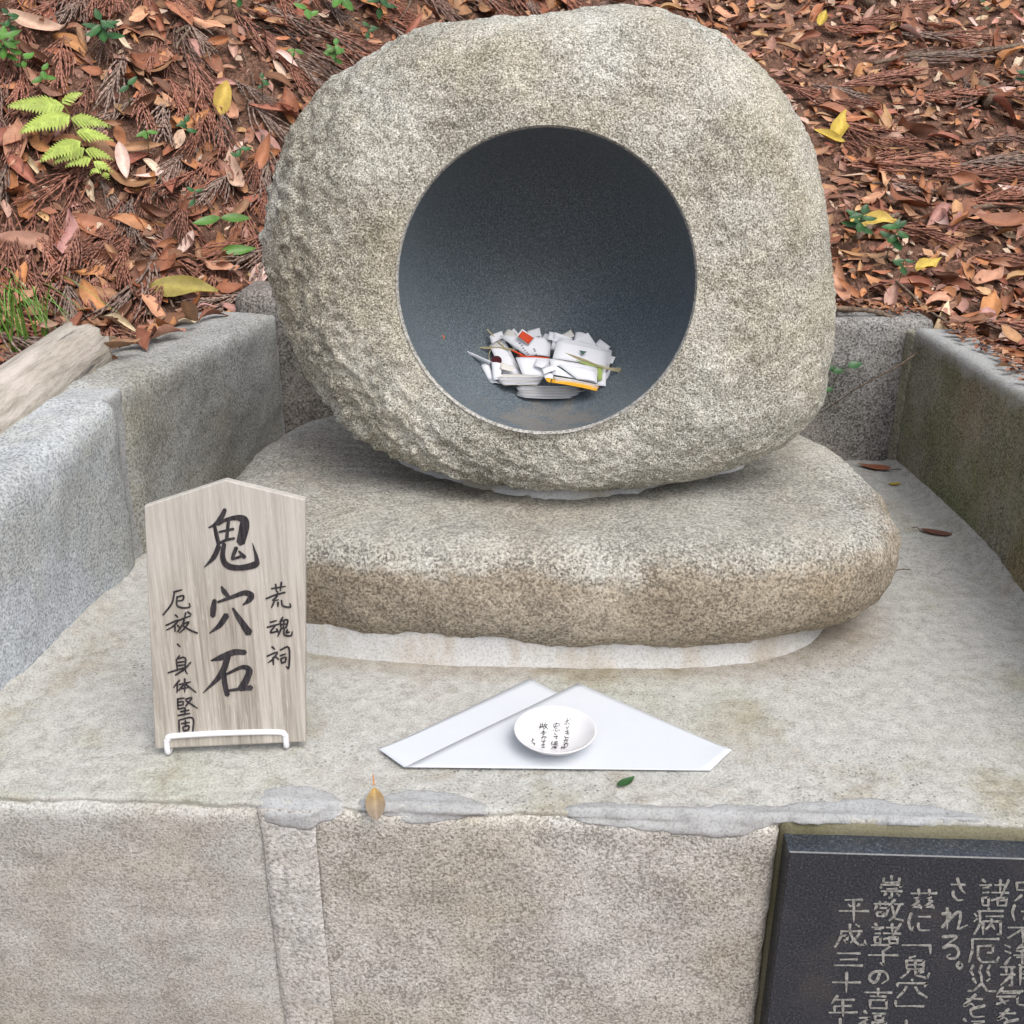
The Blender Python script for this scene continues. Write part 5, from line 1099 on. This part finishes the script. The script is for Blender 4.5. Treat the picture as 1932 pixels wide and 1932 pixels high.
# green leaves growing over the back wall
cw = thing('climbing_plant', tuple(ony(1600, 690, 1.9)), 'few round green leaves growing out over the back wall, right of the boulder', 'plant')
B = MB(); B.add(*tube(smooth_path([ony(1570, 735, 1.898), ony(1585, 700, 1.888), ony(1620, 686, 1.885)], 10), 0.001, 5), tint=(0.08, 0.14, 0.04)); B.build('stem', MAT_GREENLEAF, cw)
for x_, y_, s_ in ((1613, 689, 0.030), (1580, 700, 0.026), (1566, 694, 0.024), (1563, 735, 0.02)):
    V, Fc, mid = leaf_geo(s_, s_ * .7, 0.2, 0.3, 0, n=9, across=4); R = np.array(orient((0, -0.6, 0.8), random.uniform(-.3, .3)))
    mesh('leaf', V @ R.T + ony(x_, y_, 1.884), Fc, MAT_GREENLEAF, cw, tint=leaf_tint(LEAFCOL['deepgreen'], mid * .2, R_, len(V)))

# fern
pr = hill_hit(128, 214); fn = hill_normal(pr)
fern = thing('fern', tuple(pr), 'yellow-green fern frond on the slope at the upper left', 'fern')
MAT_FERN = leafmat('fern_green', 0.5, 0.3)
def fpt(x_, y_, up_): p_ = hill_hit(x_, y_); d_ = p_ - CAM; return p_ - d_ / np.linalg.norm(d_) * up_ * 1.6
rach = smooth_path([fpt(118, 196, 0.04), fpt(135, 225, 0.06), fpt(152, 268, 0.065), fpt(172, 300, 0.055), fpt(203, 334, 0.035)], 40)
B = MB(); B.add(*tube(rach, np.linspace(0.0014, 0.0006, len(rach)), 5), tint=(0.16, 0.15, 0.04)); B.add(*tube(smooth_path([hill_hit(112, 190), rach[0]], 8), 0.0015, 5), tint=(0.14, 0.11, 0.04)); B.build('rachis', MAT_FERN, fern)
PIN = [(0.02, (150, 178)), (0.05, (30, 200)), (0.22, (50, 245)), (0.26, (198, 236)), (0.42, (203, 262)), (0.50, (86, 298)), (0.62, (108, 304)), (0.64, (206, 298)), (0.76, (130, 312)), (0.80, (208, 322)), (0.9, (172, 328)), (0.97, (204, 338))]
for t_, (x_, y_) in PIN:
    a = rach[int(t_ * (len(rach) - 1))]; b = fpt(x_, y_, 0.045); b = a + (b - a) * 1.18; ax_ = b - a; L = np.linalg.norm(ax_); ax_ /= L
    fac = fn * .6 + np.array([0, -.5, .5]); sd = np.cross(fac, ax_); sd /= np.linalg.norm(sd); B = MB(); n_ = max(6, int(L / 0.0066))
    colr = np.array([0.33, 0.42, 0.09]) * random.uniform(.85, 1.15)
    B.add(*tube([a, (a + b) / 2 + fac * 0.006, b], [0.0009, 0.0007, 0.0003], 4), tint=colr * 0.6)
    for k in range(n_):
        u_ = (k + 0.6) / n_; c0 = a + ax_ * L * u_ + fac * (0.006 * 4 * u_ * (1 - u_)); l_ = L * 0.37 * (1 - u_) ** 0.8 * min(1, 0.55 + u_ * 3) + 0.002
        for s_ in (-1, 1):
            d = (sd * s_ * 0.9 + ax_ * 0.45); d /= np.linalg.norm(d); w_ = min(0.0062, l_ * 0.6); e = ax_ * w_ * 0.72
            Vp_ = [c0 - e, c0 + e, c0 + d * l_ * .55 + e * .9 - fac * .001, c0 + d * l_ - fac * 0.003, c0 + d * l_ * .55 - e * .75 - fac * .001]
            B.add(Vp_, [(0, 1, 2, 3, 4)], np.tile(colr * random.uniform(.8, 1.15), (5, 1)))
    B.build('pinna', MAT_FERN, fern, smooth=False)

# grass tuft
pg = hill_hit(35, 655); gt = thing('grass_tuft', tuple(pg), 'tuft of thin green grass at the left edge behind the log', 'grass')
for k in range(46):
    a = pg + np.array([random.uniform(-.10, .05), random.uniform(-.02, .04), 0]); a[2] = hz(a[0], a[1])
    hd = random.uniform(-0.6, 1.0); L = random.uniform(0.09, 0.17)
    b = a + np.array([hd * L * .35, -0.02, L * .75]); c_ = a + np.array([hd * L * 1.0 + .02, -0.05, L * random.uniform(.2, .55)])
    Pg = smooth_path([a, b, c_], 12); W = np.linspace(0.0016, 0.0004, len(Pg)); sd = np.array([0.8, 0.6, 0])
    V = np.concatenate([Pg - sd * W[:, None], Pg + sd * W[:, None]]); n_ = len(Pg)
    mesh('blade', V, [(i, i + 1, n_ + i + 1, n_ + i) for i in range(n_ - 1)], MAT_FERN, gt, tint=np.tile(np.array([0.13, 0.26, 0.045]) * random.uniform(.7, 1.3), (2 * n_, 1)))

# ------------------------------------------------------------------ log, branches, twigs
la = ony(205, 640, 1.60) ; lb = ony(-60, 835, 1.20)
la = np.array([-0.735, 1.62, 0.335]); 
def log_pt(px, py, Y_): return ony(px, py, Y_)
a_ = log_pt(160, 658, 1.52); b_ = log_pt(-100, 862, 1.20)
ax_ = b_ - a_; LL = np.linalg.norm(ax_); ax_ /= LL
lg = thing('log', tuple((a_ + b_) / 2 - np.array([0, 0, 0.05])), 'bleached weathered log with a broken end, lying beside the left wall', 'log')
sd = np.cross(ax_, np.array([0, 0, 1.0])); sd /= np.linalg.norm(sd); up2 = np.cross(sd, ax_)
NLg, NS = 90, 56; LT = np.zeros((NLg, NS, 3)); LGm = np.zeros((NLg, NS, 3))
for i in range(NLg):
    t_ = i / (NLg - 1); 
    for k in range(NS):
        an = 2 * math.pi * k / NS
        jag = (0.028 * vn(np.array([[math.cos(an) * 2.2, math.sin(an) * 2.2, 3.3]]), 1, 5)[0] + 0.012 * vn(np.array([[math.cos(an) * 7, math.sin(an) * 7, 1.3]]), 1, 6)[0]) * max(0, 1 - t_ * 5)
        LT[i, k] = (math.cos(an) * 1.6, math.sin(an) * 1.6, t_ * 1.7); q = np.array([math.cos(an) * 3, math.sin(an) * 3, t_ * 2.5])
        rr = (0.046 + 0.012 * t_) * (1 + 0.10 * fbm(q[None] , 0.6, 3, 7)[0] + 0.03 * fbm(np.array([[math.cos(an) * 9, math.sin(an) * 9, t_ * 3]]), 1, 2, 9)[0])
        LGm[i, k] = a_ + ax_ * (LL * t_ + jag) + (sd * math.cos(an) + up2 * math.sin(an)) * rr
Vl = LGm.reshape(-1, 3); Fl = grid_faces(NLg, NS, True); nV = len(Vl)
ci = LGm[0].mean(0) + ax_ * 0.02; Vl = np.vstack([Vl, ci[None], LGm[-1].mean(0)[None]])
Fl += [(nV, (k + 1) % NS, k) for k in range(NS)] + [(nV + 1, (NLg - 1) * NS + k, (NLg - 1) * NS + (k + 1) % NS) for k in range(NS)]
mesh('trunk', Vl, Fl, MAT_LOG, lg, tint=np.vstack([LT.reshape(-1, 3), [[0.2, 0.1, 0]], [[0, 0, 1.1]]]))
def branch(name, pts, r0, r1, label, mat=MAT_TWIG, hill=True, lift=0.02, sides=7, cat='twig', group='twigs lying on the slope'):
    P = [hill_hit(*p[:2]) + np.array([0, 0, lift]) if hill else ony(*p) for p in pts]
    S = smooth_path(P, 10 * len(P)); S = S + 0.002 * np.stack([vn(S, 30, 1), vn(S, 30, 2), vn(S, 30, 3)], -1)
    B = MB(); B.add(*tube(S, np.linspace(r0, r1, len(S)), sides, True, 0.12)); return tag(B.build(name, mat, loc=tuple(P[0])), label, cat, group)
branch('twig', [(0, 207), (110, 198), (180, 182), (235, 168)], 0.0022, 0.0014, 'thin grey twig lying across just above the fern')
branch('twig', [(0, 268), (40, 272), (120, 283)], 0.002, 0.0012, 'thin twig under the fern at the left edge')
branch('twig', [(525, 62), (560, 25), (590, 0)], 0.006, 0.004, 'slanting grey stick at the top, left of the boulder')
branch('twig', [(1645, 143), (1730, 127), (1820, 122), (1925, 108)], 0.0055, 0.008, 'long bent branch lying crosswise at the upper right', lift=0.03)
branch('twig', [(1610, 478), (1650, 448), (1690, 432)], 0.007, 0.006, 'short dark stick right of the boulder', lift=0.03)
branch('twig', [(1830, 412), (1880, 405), (1932, 408)], 0.006, 0.005, 'grey stick at the right edge of the photo', lift=0.02)
branch('twig', [(1880, 350), (1800, 372), (1720, 380)], 0.004, 0.003, 'brown twig in the middle of the right slope', lift=0.02)
branch('twig', [(335, 90), (350, 80), (365, 78), (340, 110), (335, 122)], 0.004, 0.003, 'hooked brown twig on the left slope', lift=0.03)
branch('twig', [(215, 573), (310, 578), (330, 600)], 0.003, 0.002, 'thin twig above the left wall')
branch('twig', [(780, 0), (770, 40), (745, 75)], 0.003, 0.0025, 'thin upright stick behind the left shoulder of the boulder', lift=0.03)
branch('twig', [(370, 55), (440, 85), (480, 200), (385, 230)], 0.0016, 0.001, 'long thin curving twig on the left slope', lift=0.02)
branch('dry_vine', [(1576, 582, 1.93), (1650, 588, 1.93), (1712, 612, 1.92), (1775, 634, 1.90), (1835, 655, 1.85), (1880, 668, 1.82)], 0.005, 0.003, 'brown dry vine running along the top of the back and right walls', hill=False, group=None, cat='vine')
branch('dry_twig', [(1770, 638, 1.88), (1705, 684, 1.84), (1650, 712, 1.84), (1600, 745, 1.86), (1550, 780, 1.89)], 0.0018, 0.0009, 'thin dry stem hanging down in front of the back wall', hill=False, group=None, cat='stem')
branch('dry_twig', [(1690, 530, 2.05), (1740, 575, 1.99), (1790, 610, 1.93), (1850, 640, 1.9)], 0.003, 0.002, 'thin dry stem leaning above the right wall corner', hill=False, group=None, cat='stem')
branch('branch_stub', [(1595, -25), (1620, 10), (1640, 30)], 0.016, 0.015, 'short green-grey branch stub at the top, right of the boulder', lift=0.03, sides=12, cat='branch')
branch('branch_stub', [(1845, 180), (1860, 196), (1868, 212)], 0.020, 0.019, 'short cut branch stub on the right slope', lift=0.02, sides=12, cat='branch')
branch('branch_stub', [(505, 5), (530, 45), (560, 70)], 0.016, 0.012, 'thick rotting branch piece at the top, left of the boulder', lift=0.01, sides=12, cat='branch')
branch('yellow_stem', [(470, 540), (505, 520), (545, 505)], 0.004, 0.003, 'yellowish dry stem by the left edge of the boulder', mat=paper('dry_yellow', (0.42, 0.30, 0.10)), lift=0.02, group=None, cat='stem')
